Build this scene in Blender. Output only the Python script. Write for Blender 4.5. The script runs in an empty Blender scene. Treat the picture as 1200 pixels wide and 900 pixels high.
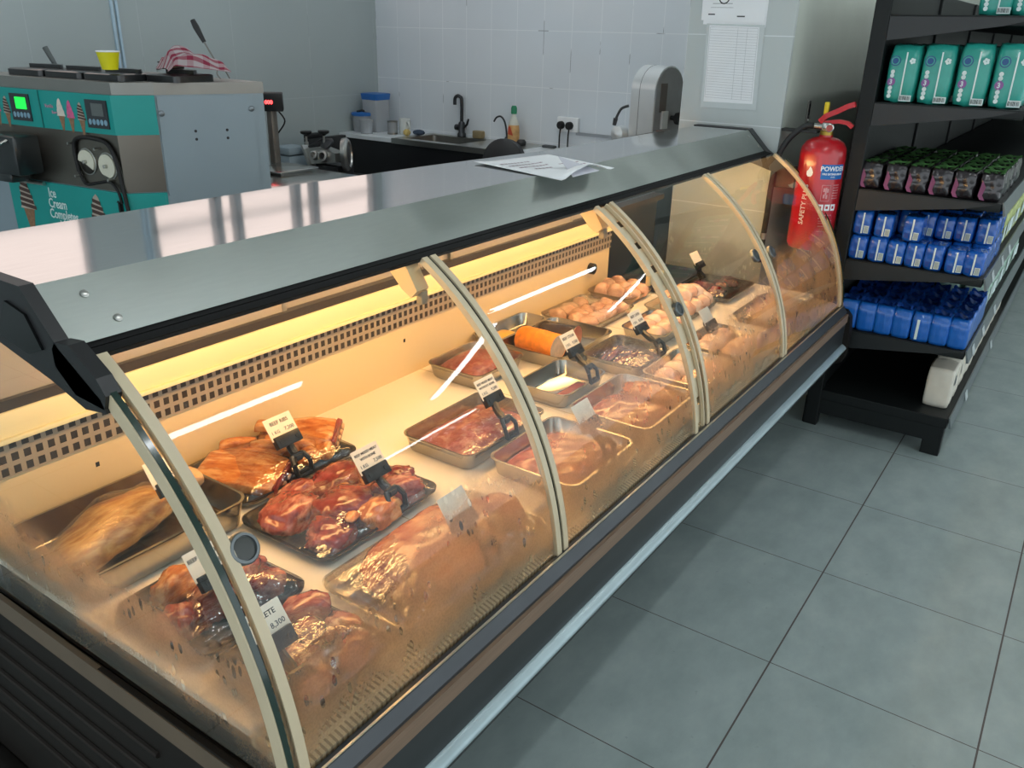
import bpy, bmesh, math, random
from mathutils import Vector, Matrix, Euler, noise
R = math.radians
SC = bpy.context.scene
COL = SC.collection
PI = math.pi

TUBE_S, CASE_S, WORLD_S, WIN_S, EXPO = 8., 13., .5, .42, 1.7
# ------------------------------------------------------------------ colour
def lin(c):
    return c / 12.92 if c <= 0.04045 else ((c + 0.055) / 1.055) ** 2.4
def hx(h):
    h = h.lstrip('#')
    return tuple(lin(int(h[i:i + 2], 16) / 255) for i in (0, 2, 4)) + (1,)

# ------------------------------------------------------------------ materials
MATS = {}
def new_mat(name):
    m = bpy.data.materials.new(name); m.use_nodes = True
    nt = m.node_tree; nt.nodes.clear()
    out = nt.nodes.new('ShaderNodeOutputMaterial')
    return m, nt, out
def node(nt, t, **kw):
    n = nt.nodes.new(t)
    for k, v in kw.items():
        if k in n.inputs.keys(): n.inputs[k].default_value = v
        else: setattr(n, k, v)
    return n
def pos(nt): return nt.nodes.new('ShaderNodeNewGeometry').outputs['Position']
def objco(nt): return nt.nodes.new('ShaderNodeTexCoord').outputs['Object']
def ramp(nt, fac, stops, interp='LINEAR'):
    r = nt.nodes.new('ShaderNodeValToRGB'); r.color_ramp.interpolation = interp
    e = r.color_ramp.elements
    while len(e) < len(stops): e.new(0.5)
    for i, (p, c) in enumerate(stops):
        e[i].position = p; e[i].color = c if len(c) == 4 else tuple(c) + (1,)
    nt.links.new(fac, r.inputs[0]); return r.outputs[0]
def math_n(nt, op, a, b=None, c=None, clamp=False):
    n = nt.nodes.new('ShaderNodeMath'); n.operation = op; n.use_clamp = clamp
    for i, v in enumerate((a, b, c)):
        if v is None: continue
        if isinstance(v, (int, float)): n.inputs[i].default_value = v
        else: nt.links.new(v, n.inputs[i])
    return n.outputs[0]
def noise_n(nt, vec, scale, detail=3, rough=.5):
    n = node(nt, 'ShaderNodeTexNoise', Scale=scale, Detail=detail, Roughness=rough)
    nt.links.new(vec, n.inputs['Vector']); return n.outputs[0]
def mapping(nt, vec, scale):
    n = nt.nodes.new('ShaderNodeMapping'); n.inputs['Scale'].default_value = scale
    nt.links.new(vec, n.inputs['Vector']); return n.outputs[0]
def bump(nt, h, bsdf, strength, dist=.002):
    b = node(nt, 'ShaderNodeBump', Strength=strength, Distance=dist)
    nt.links.new(h, b.inputs['Height']); nt.links.new(b.outputs[0], bsdf.inputs['Normal']); return b

def M(name, col, rough=.5, metal=0., spec=.5, var=.08, vscale=12., bmp=0., bscale=60., coat=0., stretch=None, emit=None, estr=0., trans=None):
    """simple procedural material: base colour with soft noise variation, optional bump"""
    if name in MATS: return MATS[name]
    m, nt, out = new_mat(name)
    b = nt.nodes.new('ShaderNodeBsdfPrincipled')
    c = hx(col) if isinstance(col, str) else col
    v = objco(nt)
    if stretch: v = mapping(nt, v, stretch)
    n = noise_n(nt, v, vscale)
    lo = tuple(x * (1 - var) for x in c[:3]) + (1,); hi = tuple(min(1, x * (1 + var)) for x in c[:3]) + (1,)
    nt.links.new(ramp(nt, n, [(.3, lo), (.7, hi)]), b.inputs['Base Color'])
    b.inputs['Roughness'].default_value = rough; b.inputs['Metallic'].default_value = metal
    b.inputs['Specular IOR Level'].default_value = spec; b.inputs['Coat Weight'].default_value = coat
    b.inputs['Coat Roughness'].default_value = .08
    if bmp: bump(nt, noise_n(nt, v, bscale), b, bmp)
    if emit:
        b.inputs['Emission Color'].default_value = hx(emit) if isinstance(emit, str) else emit
        b.inputs['Emission Strength'].default_value = estr
    nt.links.new(b.outputs[0], out.inputs[0]); MATS[name] = m; return m

def emission(name, col, s):
    if name in MATS: return MATS[name]
    m, nt, out = new_mat(name)
    e = node(nt, 'ShaderNodeEmission', Strength=s); e.inputs[0].default_value = hx(col) if isinstance(col, str) else col
    nt.links.new(e.outputs[0], out.inputs[0]); MATS[name] = m; return m

def film_mat(name, tint=(1, 1, 1, 1), rough=.035, base=.10, wr=.85, wscale=20., milky=0.):
    """thin clear plastic: transparent + Fresnel gloss, wrinkled"""
    if name in MATS: return MATS[name]
    m, nt, out = new_mat(name)
    t = nt.nodes.new('ShaderNodeBsdfTransparent'); t.inputs[0].default_value = tint
    g = node(nt, 'ShaderNodeBsdfGlossy', Roughness=rough)
    lw = node(nt, 'ShaderNodeLayerWeight', Blend=.35)
    f = math_n(nt, 'MULTIPLY_ADD', lw.outputs['Fresnel'], .55, base, True)
    v = objco(nt)
    h = noise_n(nt, mapping(nt, v, (1, 2.2, 1)), wscale, 3)
    bn = node(nt, 'ShaderNodeBump', Strength=wr, Distance=.006); nt.links.new(h, bn.inputs['Height'])
    nt.links.new(bn.outputs[0], g.inputs['Normal'])
    mx = nt.nodes.new('ShaderNodeMixShader'); nt.links.new(f, mx.inputs[0])
    nt.links.new(t.outputs[0], mx.inputs[1]); nt.links.new(g.outputs[0], mx.inputs[2])
    last = mx.outputs[0]
    if milky:
        d = node(nt, 'ShaderNodeBsdfTranslucent'); d.inputs[0].default_value = (.9, .9, .9, 1)
        d2 = node(nt, 'ShaderNodeBsdfDiffuse'); d2.inputs[0].default_value = (.85, .87, .9, 1)
        a = nt.nodes.new('ShaderNodeAddShader'); nt.links.new(d.outputs[0], a.inputs[0]); nt.links.new(d2.outputs[0], a.inputs[1])
        m2 = nt.nodes.new('ShaderNodeMixShader'); m2.inputs[0].default_value = milky
        nt.links.new(last, m2.inputs[1]); nt.links.new(d2.outputs[0], m2.inputs[2]); last = m2.outputs[0]
    nt.links.new(last, out.inputs[0]); MATS[name] = m; return m

def pane_mat():
    """clean case glass above, breath of condensation with beads and runs below"""
    m, nt, out = new_mat('fogged_case_glass')
    t = nt.nodes.new('ShaderNodeBsdfTransparent'); t.inputs[0].default_value = (.985, .995, .99, 1)
    g = node(nt, 'ShaderNodeBsdfGlossy', Roughness=.0)
    fr = node(nt, 'ShaderNodeFresnel', IOR=1.45)
    geo = nt.nodes.new('ShaderNodeNewGeometry')
    # the two faces of the sheet each reflect; keep the sum right
    ffac = math_n(nt, 'MULTIPLY', fr.outputs[0], math_n(nt, 'SUBTRACT', 1.0, geo.outputs['Backfacing']), None, True)
    clear = nt.nodes.new('ShaderNodeMixShader'); nt.links.new(ffac, clear.inputs[0])
    nt.links.new(t.outputs[0], clear.inputs[1]); nt.links.new(g.outputs[0], clear.inputs[2])
    P = geo.outputs['Position']
    sx = nt.nodes.new('ShaderNodeSeparateXYZ'); nt.links.new(P, sx.inputs[0])
    x, z = sx.outputs[0], sx.outputs[2]
    # height of the fog line along the case
    xn = math_n(nt, 'DIVIDE', math_n(nt, 'ADD', x, 1.4), 3.0)
    line = ramp(nt, xn, [(0.0, (.755,) * 3), (.10, (.765,) * 3), (.15, (.815,) * 3), (.2, (.83,) * 3), (.255, (.76,) * 3), (.27, (.80,) * 3), (.42, (.83,) * 3), (.478, (.76,) * 3), (.50, (.80,) * 3),
                         (.70, (.84,) * 3), (.722, (.84,) * 3), (.76, (.89,) * 3), (.95, (.87,) * 3), (.956, (.74,) * 3)])
    n1 = noise_n(nt, P, 7, 3)
    edge = math_n(nt, 'ADD', line, math_n(nt, 'MULTIPLY', math_n(nt, 'SUBTRACT', n1, .5), .16))
    d = math_n(nt, 'SUBTRACT', edge, z)
    fog = nt.nodes.new('ShaderNodeMapRange'); fog.interpolation_type = 'SMOOTHSTEP'
    fog.inputs['From Min'].default_value = -.035; fog.inputs['From Max'].default_value = .075
    nt.links.new(d, fog.inputs['Value'])
    # thins again towards the warm bottom rail
    low = nt.nodes.new('ShaderNodeMapRange'); low.interpolation_type = 'SMOOTHSTEP'
    low.inputs['From Min'].default_value = .56; low.inputs['From Max'].default_value = .66
    low.inputs['To Min'].default_value = .62; low.inputs['To Max'].default_value = 1
    nt.links.new(z, low.inputs['Value'])
    big = ramp(nt, noise_n(nt, P, 9, 2), [(.32, (.68,) * 3), (.6, (1,) * 3)])
    # fine beads
    beads = ramp(nt, noise_n(nt, P, 260, 2), [(.38, (.86,) * 3), (.6, (1,) * 3)])
    # wiped drops and short runs: clear spots
    vr = node(nt, 'ShaderNodeTexVoronoi', Scale=70.); vr.feature = 'F1'
    nt.links.new(mapping(nt, P, (1, 1, .4)), vr.inputs['Vector'])
    cl = math_n(nt, 'MULTIPLY', ramp(nt, noise_n(nt, P, 13, 2), [(.52, (0,) * 3), (.60, (1,) * 3)]),
                ramp(nt, vr.outputs['Distance'], [(.24, (1,) * 3), (.36, (0,) * 3)]))
    keep = math_n(nt, 'SUBTRACT', 1.0, math_n(nt, 'MULTIPLY', cl, .9))
    a = math_n(nt, 'MULTIPLY', math_n(nt, 'MULTIPLY', fog.outputs[0], low.outputs[0]), math_n(nt, 'MULTIPLY', big, beads))
    thin = ramp(nt, xn, [(.70, (1,) * 3), (.74, (.9,) * 3), (.95, (.9,) * 3), (.956, (.45,) * 3)])
    a = math_n(nt, 'MULTIPLY', math_n(nt, 'MULTIPLY', a, math_n(nt, 'MULTIPLY', keep, thin)), FOG, None, True)
    inner = math_n(nt, 'MULTIPLY', a, geo.outputs['Backfacing'])
    df = node(nt, 'ShaderNodeBsdfDiffuse'); df.inputs[0].default_value = hx('#b9ab9a')
    tl = node(nt, 'ShaderNodeBsdfTranslucent'); tl.inputs[0].default_value = hx('#c4ab90')
    ad = nt.nodes.new('ShaderNodeMixShader'); ad.inputs[0].default_value = .78
    nt.links.new(df.outputs[0], ad.inputs[1]); nt.links.new(tl.outputs[0], ad.inputs[2])
    mx = nt.nodes.new('ShaderNodeMixShader'); nt.links.new(inner, mx.inputs[0])
    nt.links.new(clear.outputs[0], mx.inputs[1]); nt.links.new(ad.outputs[0], mx.inputs[2])
    nt.links.new(mx.outputs[0], out.inputs[0]); MATS[m.name] = m; return m
FOG = .74

def meat_mat(name, cols, scale=30., rough=.3, fat=.35, grain=None, coat=.3):
    """flesh: lean colours mottled by noise, streaks of fat cut in by a second noise"""
    if name in MATS: return MATS[name]
    m, nt, out = new_mat(name)
    b = nt.nodes.new('ShaderNodeBsdfPrincipled')
    v = objco(nt)
    oi = nt.nodes.new('ShaderNodeObjectInfo')
    va = nt.nodes.new('ShaderNodeVectorMath'); va.operation = 'ADD'; nt.links.new(v, va.inputs[0])
    mu = nt.nodes.new('ShaderNodeVectorMath'); mu.operation = 'SCALE'; mu.inputs[0].default_value = (3.1, 7.7, 1.3); nt.links.new(oi.outputs['Random'], mu.inputs['Scale'])
    nt.links.new(mu.outputs[0], va.inputs[1]); v = va.outputs[0]
    w = mapping(nt, v, grain) if grain else v
    n1 = noise_n(nt, w, scale, 4, .6)
    base = ramp(nt, n1, [(.28, hx(cols[0])), (.5, hx(cols[1])), (.72, hx(cols[2]))])
    n2 = noise_n(nt, w, scale * .55, 5, .62)
    f = ramp(nt, n2, [(.60 - fat * .25, (0,) * 3), (.74 - fat * .25, (.7,) * 3)])
    mix = nt.nodes.new('ShaderNodeMix'); mix.data_type = 'RGBA'
    nt.links.new(f, mix.inputs['Factor']); nt.links.new(base, mix.inputs['A']); mix.inputs['B'].default_value = hx(cols[3])
    nt.links.new(mix.outputs['Result'], b.inputs['Base Color'])
    b.inputs['Roughness'].default_value = rough; b.inputs['Coat Weight'].default_value = coat; b.inputs['Coat Roughness'].default_value = .15
    b.inputs['Subsurface Weight'].default_value = 0
    bump(nt, n2, b, .4, .003)
    nt.links.new(b.outputs[0], out.inputs[0]); MATS[name] = m; return m

# ------------------------------------------------------------------ bmesh builders
def bmn(): return bmesh.new()
def add_box(bm, lo, hi, bev=0., mtx=None):
    lo, hi = Vector(lo), Vector(hi)
    t = bmesh.new(); bmesh.ops.create_cube(t, size=1)
    for v in t.verts:
        v.co = Vector((lo[i] + (v.co[i] + .5) * (hi[i] - lo[i]) for i in range(3)))
    if bev: bmesh.ops.bevel(t, geom=t.edges[:], offset=bev, segments=2, affect='EDGES', profile=.5)
    if mtx: t.transform(mtx)
    merge(bm, t)
def merge(bm, t):
    me = bpy.data.meshes.new('tmp'); t.to_mesh(me); t.free(); bm.from_mesh(me); bpy.data.meshes.remove(me)
def add_loft(bm, rings, cap0=True, cap1=True, closed=True):
    vs = [[bm.verts.new(p) for p in r] for r in rings]
    n = len(rings[0])
    for a, b in zip(vs, vs[1:]):
        for i in range(n if closed else n - 1):
            j = (i + 1) % n
            try: bm.faces.new((a[i], a[j], b[j], b[i]))
            except ValueError: pass
    if closed:
        if cap0: bm.faces.new(vs[0][::-1])
        if cap1: bm.faces.new(vs[-1])
def add_prism(bm, poly, axis, a, b):
    """poly: 2-D points in the two remaining axes (in order), extruded along axis from a to b"""
    def P(p, t):
        q = list(p); q.insert(axis, t); return Vector(q)
    add_loft(bm, [[P(p, a) for p in poly], [P(p, b) for p in poly]])
def frame_of(d):
    d = d.normalized(); u = Vector((0, 0, 1)) if abs(d.z) < .9 else Vector((1, 0, 0))
    s = d.cross(u).normalized(); return s, s.cross(d).normalized()
def add_tube(bm, pts, r, seg=10, caps=True):
    pts = [Vector(p) for p in pts]; rs = r if isinstance(r, (list, tuple)) else [r] * len(pts)
    rings = []; s = None
    for i, p in enumerate(pts):
        d = (pts[min(i + 1, len(pts) - 1)] - pts[max(i - 1, 0)])
        if s is None: s, t = frame_of(d)
        else:
            dn = d.normalized(); s = (s - dn * s.dot(dn)).normalized(); t = s.cross(dn).normalized()
        rings.append([p + s * math.cos(2 * PI * k / seg) * rs[i] + t * math.sin(2 * PI * k / seg) * rs[i] for k in range(seg)])
    add_loft(bm, rings, caps, caps)
def add_lathe(bm, prof, seg=24, mtx=None, cap=True):
    t = bmesh.new()
    rings = [[Vector((r * math.cos(2 * PI * k / seg), r * math.sin(2 * PI * k / seg), z)) for k in range(seg)] for r, z in prof]
    add_loft(t, rings, cap, cap)
    if mtx: t.transform(mtx)
    merge(bm, t)
def axis_m(o, d):
    """matrix taking +Z to direction d, origin o"""
    return Matrix.Translation(Vector(o)) @ Vector(d).to_track_quat('Z', 'Y').to_matrix().to_4x4()
def smooth_path(pts, n=6):
    pts = [Vector(p) for p in pts]; out = []
    for i in range(len(pts) - 1):
        p0, p1, p2, p3 = pts[max(i - 1, 0)], pts[i], pts[i + 1], pts[min(i + 2, len(pts) - 1)]
        for k in range(n):
            t = k / n
            out.append(.5 * ((2 * p1) + (p2 - p0) * t + (2 * p0 - 5 * p1 + 4 * p2 - p3) * t * t + (3 * p1 - p0 - 3 * p2 + p3) * t ** 3))
    out.append(pts[-1]); return out
def rrect(hx_, hy_, r, z, n=5, cx=0, cy=0):
    out = []
    for sx, sy, a0 in ((1, 1, 0), (-1, 1, 90), (-1, -1, 180), (1, -1, 270)):
        for k in range(n + 1):
            a = R(a0 + 90 * k / n)
            out.append(Vector((cx + sx * (hx_ - r) + r * math.cos(a), cy + sy * (hy_ - r) + r * math.sin(a), z)))
    return out

# ------------------------------------------------------------------ objects
def obj(name, bm, mat, parent=None, smooth=False, world=True, kind=None, label=None, angle=40):
    bmesh.ops.recalc_face_normals(bm, faces=bm.faces[:])
    me = bpy.data.meshes.new(name); bm.to_mesh(me); bm.free()
    o = bpy.data.objects.new(name, me); COL.objects.link(o)
    if mat: me.materials.append(mat)
    if parent is not None:
        o.parent = parent
        if world:
            r = parent
            off = Vector()
            while r is not None: off += r.location; r = r.parent
            me.transform(Matrix.Translation(-off))
    if smooth:
        me.polygons.foreach_set('use_smooth', [True] * len(me.polygons))
        try: me.set_sharp_from_angle(angle=R(angle))
        except Exception: pass
    if kind: o['kind'] = kind
    if label: o['label'] = label
    return o
def tag(o, label, cat, group=None):
    o['label'] = label; o['category'] = cat
    if group: o['group'] = group
    return o
def thing(name, label, cat, loc=(0, 0, 0), rz=0, group=None):
    o = bpy.data.objects.new(name, None); COL.objects.link(o)
    o.empty_display_size = .05; o.location = loc; o.rotation_euler = (0, 0, rz)
    return tag(o, label, cat, group)
def dup(root, loc, rz=None, label=None, group=None, scale=None, rot=None):
    r = root.copy(); COL.objects.link(r); r.location = loc
    if rz is not None: r.rotation_euler = (0, 0, rz)
    if rot is not None: r.rotation_euler = rot
    if scale is not None: r.scale = scale
    if label: r['label'] = label
    if group: r['group'] = group
    for ch in list(root.children):
        c = ch.copy(); COL.objects.link(c); c.parent = r
        for g in list(ch.children):
            d = g.copy(); COL.objects.link(d); d.parent = c
    return r
def text_bm(body, size, align='LEFT', space=1.0, line=1.0, extrude=.0002, bold=0.):
    cu = bpy.data.curves.new('lettering', 'FONT'); cu.body = body; cu.size = size; cu.align_x = align
    cu.space_character = space; cu.space_line = line; cu.extrude = extrude; cu.resolution_u = 2; cu.offset = bold
    o = bpy.data.objects.new('lettering_tmp', cu); COL.objects.link(o)
    dg = bpy.context.evaluated_depsgraph_get(); dg.update()
    me = bpy.data.meshes.new_from_object(o.evaluated_get(dg))
    bm = bmesh.new(); bm.from_mesh(me)
    bpy.data.objects.remove(o); bpy.data.meshes.remove(me); bpy.data.curves.remove(cu)
    return bm
def basis(o, ex, ey):
    ex = Vector(ex).normalized(); ey = Vector(ey); ez = ex.cross(ey).normalized(); ey = ez.cross(ex)
    m = Matrix((ex, ey, ez)).transposed().to_4x4(); m.translation = Vector(o); return m
def lettering(parent, body, size, o, ex, ey, mat, name='lettering', **kw):
    bm = text_bm(body, size, **kw); bm.transform(basis(o, ex, ey))
    return obj(name, bm, mat, parent, world=False)

# ------------------------------------------------------------------ shared materials
STEEL = M('brushed_steel', '#b9b9b4', .3, 1., var=.06, vscale=30, stretch=(1, 30, 30))
STEEL_DARK = M('dull_steel', '#8f8d88', .38, 1., var=.06, vscale=30)
PAN = M('steel_pan', '#b0aca4', .22, 1., var=.05, vscale=20)
BLACKP = M('black_plastic', '#17181a', .42, var=.1)
BLACKG = M('black_gloss', '#101112', .2, var=.1)
RUBBER = M('black_rubber', '#0c0c0d', .6)
WHITE = M('white_paper', '#e6e8ea', .7, var=.02)
INK = M('black_ink', '#1a1a1c', .7, var=.02)
GREYINK = M('grey_ink', '#55585c', .7, var=.02)
FOAM = M('black_foam', '#15130f', .32, var=.15, vscale=40, bmp=.1, bscale=200)
FILM = film_mat('cling_film')
CREAM = M('cream_liner', '#e9dcc0', .45, var=.03)
# ================================================================== ROOM
def floor_mat():
    m, nt, out = new_mat('grey_floor_tile'); b = nt.nodes.new('ShaderNodeBsdfPrincipled')
    P = pos(nt); s = nt.nodes.new('ShaderNodeSeparateXYZ'); nt.links.new(P, s.inputs[0])
    def joint(v, w):
        f = math_n(nt, 'FRACT', math_n(nt, 'DIVIDE', math_n(nt, 'ADD', v, 10.0), .5))
        d = math_n(nt, 'MINIMUM', f, math_n(nt, 'SUBTRACT', 1.0, f))
        return math_n(nt, 'LESS_THAN', d, w / .5)
    g = math_n(nt, 'MAXIMUM', joint(s.outputs[1], .0022), joint(s.outputs[0], .0014))
    n = noise_n(nt, mapping(nt, P, (1, 1.6, 1)), 5, 6, .62)
    base = ramp(nt, n, [(.3, hx('#859290')), (.55, hx('#929e9c')), (.75, hx('#9da8a5'))])
    spk = ramp(nt, noise_n(nt, P, 38, 2), [(.72, (0,) * 3), (.76, (.35,) * 3)])
    mx0 = nt.nodes.new('ShaderNodeMix'); mx0.data_type = 'RGBA'; nt.links.new(spk, mx0.inputs['Factor']); nt.links.new(base, mx0.inputs['A']); mx0.inputs['B'].default_value = hx('#75807f')
    mx = nt.nodes.new('ShaderNodeMix'); mx.data_type = 'RGBA'
    nt.links.new(g, mx.inputs['Factor']); nt.links.new(mx0.outputs['Result'], mx.inputs['A']); mx.inputs['B'].default_value = hx('#4a4340')
    nt.links.new(mx.outputs['Result'], b.inputs['Base Color'])
    b.inputs['Roughness'].default_value = .5; b.inputs['Specular IOR Level'].default_value = .35
    bump(nt, math_n(nt, 'SUBTRACT', 1.0, g), b, .3, .001)
    nt.links.new(b.outputs[0], out.inputs[0]); return m
def wall_tile_mat(name, ax, col, tw, th, off, z0, jf=.5):
    m, nt, out = new_mat(name); b = nt.nodes.new('ShaderNodeBsdfPrincipled')
    P = pos(nt); s = nt.nodes.new('ShaderNodeSeparateXYZ'); nt.links.new(P, s.inputs[0])
    def joint(v, o, T, w):
        f = math_n(nt, 'FRACT', math_n(nt, 'DIVIDE', math_n(nt, 'ADD', v, 20 * T - o), T))
        d = math_n(nt, 'MINIMUM', f, math_n(nt, 'SUBTRACT', 1.0, f))
        return math_n(nt, 'LESS_THAN', d, w / T)
    jx = joint(s.outputs[ax], off, tw, .0016); jz = joint(s.outputs[2], z0, th, .0018)
    j = math_n(nt, 'MAXIMUM', jx, jz)
    n = noise_n(nt, P, 1.3, 3)
    c = hx(col)
    base = ramp(nt, n, [(.3, tuple(x * .95 for x in c[:3])), (.7, tuple(x * 1.04 for x in c[:3]))])
    # joints: pale grout with broken dark stretches
    brk = ramp(nt, noise_n(nt, mapping(nt, P, (2, 2, 2)), 3.1, 2), [(.62, hx('#eef1f4')), (.66, hx('#5a5d62'))])
    mx = nt.nodes.new('ShaderNodeMix'); mx.data_type = 'RGBA'
    nt.links.new(math_n(nt, 'MULTIPLY', j, jf), mx.inputs['Factor']); nt.links.new(base, mx.inputs['A']); nt.links.new(brk, mx.inputs['B'])
    nt.links.new(mx.outputs['Result'], b.inputs['Base Color'])
    b.inputs['Roughness'].default_value = .3; b.inputs['Specular IOR Level'].default_value = .4
    bump(nt, math_n(nt, 'SUBTRACT', 1.0, j), b, .2 * jf, .001)
    nt.links.new(b.outputs[0], out.inputs[0]); return m
def box_obj(name, lo, hi, mat, parent=None, kind=None, bev=0., **kw):
    bm = bmn(); add_box(bm, lo, hi, bev); return obj(name, bm, mat, parent, kind=kind, smooth=bool(bev), **kw)

TILEW = wall_tile_mat('white_wall_tile', 1, '#d3d9df', .2, .33, 2.0, .22, .75)
TILEL = wall_tile_mat('left_wall_panel', 0, '#a3adae', .6, .6, -.2, .5, .14)
TILEC = wall_tile_mat('column_tile', 1, '#b6bdbc', .43, .33, 1.08, .22)
PLASTER = M('painted_plaster', '#b9bfb5', .7, var=.05, vscale=4, bmp=.08, bscale=8)
CEIL = M('ceiling_paint', '#c9cdcb', .8, var=.03, vscale=3)

box_obj('floor', (-5, -5, -.1), (9.1, 4.2, 0), floor_mat(), kind='structure')
# left wall with the run of high windows
wz0, wz1 = 1.80, 2.45
wins = [(-1.4, .54), (.91, 2.76)]
bm = bmn()
add_box(bm, (-5, 4.0, 0), (2.97, 4.14, wz0)); add_box(bm, (-5, 4.0, wz1), (2.97, 4.14, 3.1))
xs = [-5] + [v for w in wins for v in w] + [2.97]
for a, b in zip(xs[0::2], xs[1::2]): add_box(bm, (a, 4.0, wz0), (b, 4.14, wz1))
obj('wall_left', bm, TILEL, kind='structure')
SKYGLOW = emission('daylight_behind_frosted_glass', (1, .84, .78, 1), WIN_S)
FRAMEW = M('window_frame_paint', '#9aa0a4', .5, var=.03)
for k, (a, b) in enumerate(wins):
    w = obj('window_%d' % (k + 1), (lambda bm: (add_box(bm, (a, 4.06, wz0), (b, 4.07, wz1)), bm)[1])(bmn()), SKYGLOW, kind='structure')
    bm = bmn()
    for (p, q) in ((a, a + .03), (b - .03, b)): add_box(bm, (p, 4.0, wz0), (q, 4.06, wz1))
    add_box(bm, (a, 4.0, wz0), (b, 4.06, wz0 + .03)); add_box(bm, (a, 4.0, wz1 - .03), (b, 4.06, wz1))
    for x in ([1.37, 1.52, 2.01, 2.17] if k else [-.5]): add_box(bm, (x - .025, 4.0, wz0), (x + .025, 4.06, wz1))
    if k: add_box(bm, (a, 4.0, 1.975), (b, 4.06, 2.005))
    obj('window_frame', bm, FRAMEW, w)
box_obj('wall_back', (2.83, 1.08, 0), (2.97, 4.0, 3.1), TILEW, kind='structure')
# tiled pier standing at the far end of the case, its return running back as a plastered wall
bm = bmn(); add_box(bm, (1.53, .653, 0), (1.545, 1.08, 3.1)); pier = obj('wall_pier', bm, TILEC, kind='structure')
bm = bmn(); add_box(bm, (1.545, .653, 0), (2.83, 1.08, 3.1)); add_box(bm, (2.83, .653, 0), (9, 1.08, 3.1)); obj('wall_right', bm, PLASTER, kind='structure')
box_obj('wall_far', (9, -5, 0), (9.1, 1.08, 3.1), PLASTER, kind='structure')
box_obj('ceiling', (-5, -5, 3.1), (9.1, 4.14, 3.2), CEIL, kind='structure')

# ceiling tubes: aisle, cross row, staff side; sink tube added to brighten back wall
TUBE = emission('cool_tube_light', (.93, .98, 1, 1), TUBE_S)
FIT = M('light_fitting', '#d5d8d8', .4)
tubes = [('over the near half of the case', (-1.28, -.42), (.50, -.42)), ('over the far end of the case', (2.0, -.5), (3.25, -.5)),
         ('crossing the aisle by the gondola', (2.15, -1.9), (2.15, -.75)), ('crossing the aisle far off', (4.7, -1.95), (4.7, -.8)),
         ('over the staff side by the windows', (-.4, 2.6), (.8, 2.6)), ('over the sink counter, added to light the back wall', (1.2, 2.2), (2.5, 2.2)),
         ('over the open floor', (-.6, -3.2), (.6, -3.2)), ('over the open floor further along', (2.4, -3.2), (3.6, -3.2))]
for txt, a, b in tubes:
    a = Vector((*a, 2.9)); b = Vector((*b, 2.9)); d = (b - a).normalized()
    t = thing('tube_light', 'white ceiling tube light hanging ' + txt, 'light', (a + b) / 2, group='ceiling tube lights')
    bm = bmn(); mm_ = basis((a + b) / 2, d, Vector((0, 0, 1)).cross(d)); add_box(bm, (-(b - a).length / 2, -.034, -.012), ((b - a).length / 2, .034, .021), .008, mm_); obj('tube', bm, TUBE, t, smooth=True)
    bm = bmn(); m = basis((a + b) / 2, d, Vector((0, 0, 1)).cross(d)); L = (b - a).length / 2
    add_box(bm, (-L - .02, -.038, .022), (L + .02, .038, .05), .006, m)
    for s in (-1, 1):
        add_box(bm, (s * (L + .005) - .012, -.02, -.02), (s * (L + .005) + .012, .02, .03), 0, m)
    obj('fitting', bm, FIT, t)
    bm = bmn()
    for s in (-.6, .6): add_tube(bm, [(a + b) / 2 + d * L * s + Vector((0, 0, .05)), (a + b) / 2 + d * L * s + Vector((0, 0, .2))], .004, 6)
    obj('hanger', bm, STEEL, t)

# ================================================================== DISPLAY CASE
X0, X1 = -1.318, 1.462
YC, ZC, RR = 1.0323, .4994, .7384            # centre and radius of the bent glass
def arc(th, r=RR): return YC + r * math.cos(R(th)), ZC + r * math.sin(R(th))
TH0, TH1 = 175.3, 122.4
JO = [X0, -.623, .075, .77, X1]
case = thing('display_counter', 'long refrigerated meat counter with bent glass front and stainless canopy', 'display counter', (.07, .75, 0))
def cp(name, bm, mat, parent=None, **kw): return obj(name, bm, mat, parent or case, **kw)

def ribbon(bm, xa, xb, ta, tb, r0, r1, n=28):
    rings = []
    for k in range(n + 1):
        th = ta + (tb - ta) * k / n
        (y0, z0), (y1, z1) = arc(th, r0), arc(th, r1)
        rings.append([Vector((xa, y1, z1)), Vector((xb, y1, z1)), Vector((xb, y0, z0)), Vector((xa, y0, z0))])
    add_loft(bm, rings)
GLASS = pane_mat()
STRIP = M('glass_edge_strip', '#c4b597', .4, var=.06)
RINGM = M('lock_ring', '#74797a', .35, .8)
GEDGE = M('green_glass_edge', '#0d2a22', .15, coat=.5)
def disc(x, th, parent, big=1.0):
    y, z = arc(th); n = Vector((0, math.cos(R(th)), math.sin(R(th))))
    m = axis_m(Vector((x, y, z)) - n * .008, n)
    bm = bmn(); r = .0215 * big
    add_lathe(bm, [(r, 0), (r, .0095), (r * .92, .0115), (r * .76, .0115), (r * .72, .008)], 24, m)
    ring = obj('lock_ring', bm, RINGM, parent, smooth=True)
    bm = bmn(); add_lathe(bm, [(r * .7, .002), (r * .7, .0085), (r * .45, .0095), (.0001, .009)], 20, m)
    return ring, obj('lock_core', bm, M('lock_core_grey', '#3d3f3c', .35), parent, smooth=True)
gaps = .0045
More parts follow.
